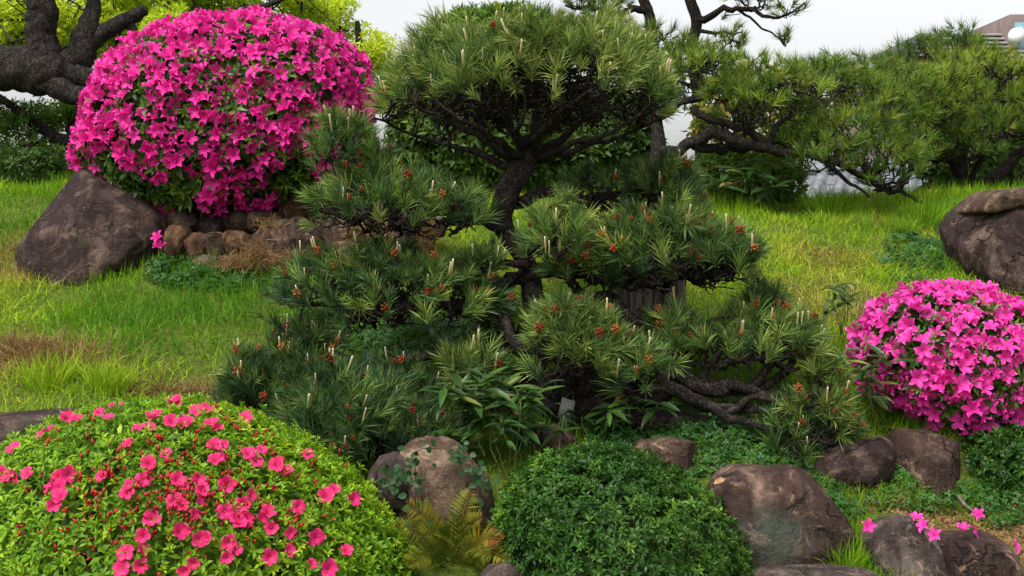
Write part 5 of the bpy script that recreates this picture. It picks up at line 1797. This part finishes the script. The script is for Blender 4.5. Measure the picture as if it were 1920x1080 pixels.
def grass_field(name, n, region, hmin, hmax, width, tonef, matn, label, lean=.25, keepf=None, bends=(.1, .3, .55), zoff=-.005, inner=True):
    """region: x0,x1,y0,y1 world"""
    x = rng.uniform(region[0], region[1], n)
    y = rng.uniform(region[2], region[3], n)
    # only what can be seen from about here
    k = np.abs(x) < (0.46 * y + .5) if inner else (np.abs(x) >= 0.46 * y + .5)
    x, y = x[k], y[k]
    if keepf is not None:
        k = keepf(x, y)
        x, y = x[k], y[k]
    z = ground_z(x, y)
    p = np.stack([x, y, z + zoff], 1)
    m_ = len(p)
    d = unit(np.array([0, 0, 1.0]) + rng.normal(size=(m_, 3)) * lean + np.array([0, -.12, 0]))
    hh = rng.uniform(hmin, hmax, m_) * np.clip(1 + .9 * fbm(p * np.array([4.5, 4.5, 0]), 3, 61), .35, 2.0)
    tone = np.clip(tonef(p) + rng.normal(size=m_) * .10, 0, 1)
    b = Buf()
    v = rng.integers(0, len(bends), m_)
    for j, bn in enumerate(bends):
        q = v == j
        t0 = blade_tpl(bn, j)
        R = frames(d[q])
        # anisotropic scale: width fixed, length varies
        W = np.einsum('nij,nvj->nvi', R, t0[0][None] * np.stack([np.full(q.sum(), width), hh[q], hh[q]], 1)[:, None, :]) + p[q][:, None, :]
        col = np.zeros((q.sum(), 5, 3))
        col[..., 0] = tone[q][:, None]
        col[..., 1] = t0[3][None]
        col[..., 2] = rng.random(q.sum())[:, None]
        off = (np.arange(q.sum()) * 5)[:, None, None]
        b.add(W.reshape(-1, 3), (t0[1][None] + off).reshape(-1, 3), None, col.reshape(-1, 3))
    o = obj(name, b.mesh(name), M[matn], None, (0, 0, 0), 'stuff')
    tag(o, label, 'grass')
    return o


def pxy(p):
    return CX + p[:, 0] * F / p[:, 1], HY + (CZ - p[:, 2]) * F / p[:, 1]


DRY = [P(60, 690, 5.2), P(10, 520, 6.3), P(1650, 580, 6.2), P(1560, 470, 7.0), P(1650, 410, 7.8), P(1720, 600, 6.0), P(380, 740, 5.0), P(480, 740, 5.0), P(130, 470, 6.6), P(1540, 560, 6.4), P(1800, 420, 7.6)]
LUSH = [P(420, 620, 5.6), P(300, 560, 6.0), P(800, 620, 5.8), P(480, 560, 5.9), P(1250, 700, 5.4), P(1350, 690, 5.4), P(150, 620, 5.6), P(50, 400, 7.4), P(1550, 400, 8.0), P(1000, 560, 6.0)]


def grass_tone(p):
    t = .36 + .26 * fbm(p * np.array([1.7, 1.7, 0]), 3, 71) + .26 * fbm(p * np.array([6, 6, 0]), 3, 75)
    for c in DRY:
        t = t + (.34 if c[0] < 0 else .20) * np.exp(-((p[:, 0] - c[0]) ** 2 + (p[:, 1] - c[1]) ** 2) / .09)
    for c in LUSH:
        t = t - .22 * np.exp(-((p[:, 0] - c[0]) ** 2 + (p[:, 1] - c[1]) ** 2) / .16)
    return t


def not_front(x, y):
    z = ground_z(x, y)
    px, py = pxy(np.stack([x, y, z], 1))
    dry = np.zeros(len(x))
    for c in DRY[:1] + DRY[6:8]:
        dry += np.exp(-((x - c[0]) ** 2 + (y - c[1]) ** 2) / .05)
    return (py < 905) & ~((px > 1150) & (py > 880)) & (rng.random(len(x)) > dry * 1.1)


grass_field('grass', 140000, (-3.6, 3.9, 4.6, 9.4), .035, .085, .0038, grass_tone, 'grass', 'short mixed green and dry grass covering the garden slope', .45, not_front, (.2, .5, .8))
grass_field('tall_grass', 44000, (-3.4, 3.9, 4.9, 9.2), .07, .13, .0030, lambda p: grass_tone(p) - .12, 'grass', 'taller fine bright green grass stems standing on the slope', .16,
            lambda x, y: not_front(x, y) & (fbm(np.stack([x * 1.5, y * 1.5, x * 0], 1), 2, 88) + .5 * np.exp(-(((x + 1.3) / .5) ** 2 + ((y - 5.8) / .5) ** 2)) > .08), (.1, .25, .4))
grass_field('side_grass', 42000, (-7, 7, 4.4, 9.4), .04, .09, .008, grass_tone, 'grass', 'rough grass on the slope to both sides of the garden view', .45, None, (.2, .5, .8), inner=False)
grass_field('far_grass', 12000, (-7, 7, 9.2, 15), .06, .12, .006, lambda p: .35 + .2 * fbm(p * 1.2, 2, 5), 'grass', 'rough grass on the low ground beyond the crest', .3)


def px_mask(boxes):
    def f(x, y):
        z = ground_z(x, y)
        px, py = pxy(np.stack([x, y, z], 1))
        k = np.zeros(len(x), bool)
        w = 18 * fbm(np.stack([x * 8, y * 8, x * 0], 1), 2, 14)
        for (cx_, cy_, rx_, ry_) in boxes:
            k |= (((px + w - cx_) / rx_) ** 2 + ((py + w * .5 - cy_) / ry_) ** 2) < 1
        return k
    return f


# straw: dry grass round the stones and on bare patches
grass_field('dry_grass', 70000, (-3.4, 3.9, 4.1, 8.5), .04, .10, .0026, lambda p: .5 + .3 * fbm(p * 5, 2, 9), 'straw', 'dry straw coloured grass lying round the stones and on bare patches', .75,
            px_mask([(60, 690, 95, 40), (480, 490, 70, 18), (690, 455, 60, 45), (795, 440, 22, 60), (440, 500, 90, 14), (1660, 590, 60, 25), (1280, 815, 60, 14), (1620, 945, 90, 25), (1800, 960, 130, 40), (60, 470, 60, 60), (1480, 570, 60, 50), (1880, 1010, 90, 30), (500, 770, 60, 20)]), (.3, .7, 1.0))
grass_field('front_grass', 16000, (.8, 2.6, 4.0, 4.95), .03, .09, .0030, lambda p: .25 + .3 * fbm(p * 3, 2, 19), 'grass', 'green grass tufts growing between the front right rocks', .3,
            px_mask([(1600, 1000, 40, 70), (1680, 1085, 50, 40), (1560, 930, 60, 35), (1480, 1060, 120, 20), (1740, 935, 90, 30), (1850, 950, 90, 40), (1640, 930, 40, 30)]), (.1, .3, .5))
# hanging green sedge on the face of the stained boulder
tri_leaf = tpl_join([tf(leaf(.75, .05, .05), [[math.cos(a), -math.sin(a), 0], [math.sin(a), math.cos(a), 0], [0, 0, 1]]) for a in (0, 2.1, 4.2)])


def cover(name, n, region, size, tone, label, keepf, zr=(.01, .05), matn='cover_leaf', cat='ground cover'):
    x = rng.uniform(region[0], region[1], n)
    y = rng.uniform(region[2], region[3], n)
    k = keepf(x, y)
    x, y = x[k], y[k]
    p = np.stack([x, y, ground_z(x, y) + rng.uniform(zr[0], zr[1], len(x)) * (1 + fbm(np.stack([x * 6, y * 6, x * 0], 1), 2, 3))], 1)
    d = unit(np.array([0, -.35, 1.0]) + rng.normal(size=p.shape) * .4)
    b = Buf()
    b.stamp(tri_leaf, frames(d), p, size * rng.uniform(.6, 1.3, len(p)), np.clip(tone + .25 * fbm(p * 4, 2, 6) + rng.normal(size=len(p)) * .15, 0, 1))
    o = obj(name, b.mesh(name), M[matn], None, (0, 0, 0), 'stuff')
    tag(o, label, cat)


cover('clover_cover', 26000, (-2.4, .4, 5.3, 6.6), .016, .35, 'dark green clover below the stone bank and behind the left pine pads', px_mask([(420, 525, 150, 28), (780, 620, 170, 60), (560, 540, 80, 30), (330, 500, 60, 18)]))
cover('clover_cover', 22000, (.3, 2.3, 4.4, 5.6), .015, .42, 'low green ground cover under the right pine branches behind the front rocks', px_mask([(1380, 815, 190, 60), (1300, 860, 200, 40), (1150, 830, 130, 40), (1500, 860, 110, 40)]))
cover('clover_cover', 9000, (1.4, 3.2, 6.0, 8.0), .020, .35, 'patch of dark clover on the slope left of the large mauve boulder', px_mask([(1720, 490, 75, 45), (1780, 470, 40, 40)]))
cover('clover_cover', 14000, (1.0, 2.6, 4.2, 5.0), .014, .5, 'weeds between the front right rocks', px_mask([(1560, 940, 60, 50), (1640, 930, 100, 30), (1760, 940, 100, 30), (1880, 950, 60, 50)]))
cover('leaf_litter', 9000, (1.1, 2.6, 4.0, 4.9), .016, .25, 'brown leaf litter on the ground around the front right rocks', px_mask([(1840, 985, 120, 40), (1900, 1050, 60, 50), (1650, 960, 100, 20), (1480, 1080, 120, 25)]), (0, .01), 'straw', 'leaf litter')

# straw hanging between the stones of the bank
b = Buf()
for (px, py, dp, rx_, ry_, n) in [(690, 440, 6.22, 42, 26, 900), (795, 450, 6.27, 18, 42, 600), (478, 478, 6.12, 26, 20, 500), (545, 492, 6.12, 36, 14, 500), (505, 425, 6.2, 20, 10, 160), (440, 496, 6.1, 40, 10, 350), (620, 485, 6.12, 40, 16, 400)]:
    g_ = rng.normal(size=(n, 2)) * .55
    p = np.array([P(px + a_ * rx_, py + b_ * ry_, dp + .02 * rng.normal()) for a_, b_ in g_])
    d = unit(np.stack([rng.normal(size=n) * .6, -.5 + rng.normal(size=n) * .3, .25 + rng.normal(size=n) * .55], 1))
    t0 = blade_tpl(.5, 0)
    t0 = (t0[0] * np.array([.035, 1, 1]), t0[1], t0[2], t0[3])
    b.stamp(t0, frames(d), p, rng.uniform(.04, .10, n), np.clip(.45 + rng.normal(size=n) * .25, 0, 1))
for c, r_x, r_y, n in [(DRY[0], .24, .12, 2600), (DRY[6], .22, .06, 900), (DRY[7], .20, .06, 900), (P(1650, 600, 6.05), .2, .12, 350), (P(1545, 480, 6.9), .2, .16, 300), (P(1640, 420, 7.6), .25, .12, 300), (P(40, 470, 6.7), .1, .3, 500)]:
    x = c[0] + rng.normal(size=n) * r_x * .7
    y = c[1] + rng.normal(size=n) * r_y * .7
    p = np.stack([x, y, ground_z(x, y) + rng.uniform(0, .025, n)], 1)
    d = unit(np.stack([rng.normal(size=n) * .8, -.4 + rng.normal(size=n) * .5, .45 + rng.normal(size=n) * .35], 1))
    b.stamp(t0, frames(d), p, rng.uniform(.04, .12, n), np.clip(.35 + rng.normal(size=n) * .25, 0, 1))
o = obj('straw', b.mesh('straw'), M['straw'], None, (0, 0, 0), 'stuff')
tag(o, 'tufts of dry brown straw between the bank stones and on bare patches of the slope', 'straw')

# distinct grass tufts
for k, (px, py, dp, s, lab) in enumerate([(1555, 398, 8.0, .22, 'dense upright grass tuft on the crest in front of the tiled roof'), (1735, 415, 7.7, .20, 'spiky grass tuft on the slope left of the large mauve boulder'), (1690, 425, 7.5, .15, 'low spreading grass tuft on the right slope below the crest'),
                                      (90, 745, 4.95, .16, 'arching pale green grass tussock behind the long retaining rock'), (200, 735, 4.95, .15, 'arching grass tussock with dry blades near the red flowered azalea'),
                                      (1690, 1068, 4.12, .07, 'small green grass tuft at the foot of the pointed two-tone rock'), (1590, 1020, 4.3, .14, 'grass tuft between the green stained boulder and the two-tone rock')]):
    c = P(px, py, dp)
    t = thing('grass_tuft', lab, 'grass', c)
    n = 420
    a = rng.uniform(0, 6.28, n)
    rr = np.sqrt(rng.random(n))
    p = np.stack([c[0] + np.cos(a) * rr * s * .45, c[1] + np.sin(a) * rr * s * .4, 0 * a], 1)
    p[:, 2] = ground_z(p[:, 0], p[:, 1]) - .01
    d = unit(np.stack([np.cos(a) * rr * .6, np.sin(a) * rr * .6, 1 + 0 * a], 1) + rng.normal(size=(n, 3)) * .15)
    b = Buf()
    t0 = blade_tpl(.4, 0)
    t0 = (t0[0] * np.array([.02, 1, 1]), t0[1], t0[2], t0[3])
    b.stamp(t0, frames(d), p, s * rng.uniform(.6, 1.2, n), np.clip(.22 + (.2 if k in (3, 4) else 0) + rng.normal(size=n) * .12, 0, 1))
    part('blades', b, M['grass'], t, 'stuff')

# ------------------------------------------------------------------ fallen flowers, dead leaf, dry stick
dg = bpy.context.evaluated_depsgraph_get()
for k, (px, py, dp, lab) in enumerate([
        (1626, 987, 4.22, 'fallen magenta flower on the left shoulder of the two-tone rock'), (1718, 976, 4.24, 'upper fallen magenta flower on the right shoulder of the two-tone rock'), (1732, 986, 4.2, 'lower fallen magenta flower on the right shoulder of the two-tone rock'),
        (1752, 1005, 4.2, 'fallen pale magenta flower lodged between the two small front rocks'), (1805, 997, 4.25, 'fallen flower lying on the flat top of the smooth brown rock'), (1823, 998, 4.28, 'crumpled fallen flower next to another on the smooth brown rock'),
        (1835, 968, 4.55, 'fallen flower on the weedy soil behind the smooth brown rock'), (1902, 1026, 4.4, 'fallen flower on leaf litter beside the rounded shoulder of the brown rock'), (298, 448, 6.15, 'drooping upper magenta flower hanging beside the tall boulder'), (300, 468, 6.15, 'drooping lower magenta flower hanging beside the tall boulder')]):
    ms = flower_meshes('pink' if k < 8 else 'magenta')
    d = unit(np.array([rng.normal() * .7, -.5 + rng.normal() * .4, .7 + rng.normal() * .4]))
    o = piece('fallen_flower' if k < 8 else 'azalea_flower', ms[k % 5], None, None, frames(d[None])[0], P(px, py, dp), .026 if k < 8 else .036)
    tag(o, lab, 'flower')
dl = bpy.data.objects.new('dead_leaf', make_mesh('dead_leaf', np.array([[0, 0, 0], [.25, .2, .12], [.7, .22, .15], [1, 0, .02], [.7, -.22, .1], [.25, -.2, .14], [.5, 0, 0]]) * .05, [np.array([[0, 6, 1], [1, 6, 2], [2, 6, 3], [3, 6, 4], [4, 6, 5], [5, 6, 0]])], None))
dl.data.materials.append(M['dead_leaf'])
COL.objects.link(dl)
dl.location = P(1338, 908, 4.3).tolist()
dl.rotation_euler = (.6, -.3, .4)
tag(dl, 'curled brown dead leaf on the left edge of the green stained boulder', 'leaf')
b = Buf()
tube(b, wiggle(P(1797, 930, 4.6), P(1826, 960, 4.5), 5, .03), [.008, .004], 6, .2, 3)
o = obj('dry_stick', b.mesh('dry_stick', P(1826, 960, 4.5)), M['wood_old'], None, P(1826, 960, 4.5))
tag(o, 'pale dry stick leaning in the weeds under the evergreen shrub', 'stick')
for o in bpy.data.objects:
    if 'wl' in o:
        del o['wl']
print('polys', sum(len(m.polygons) for m in bpy.data.meshes), 'objects', len(bpy.data.objects))
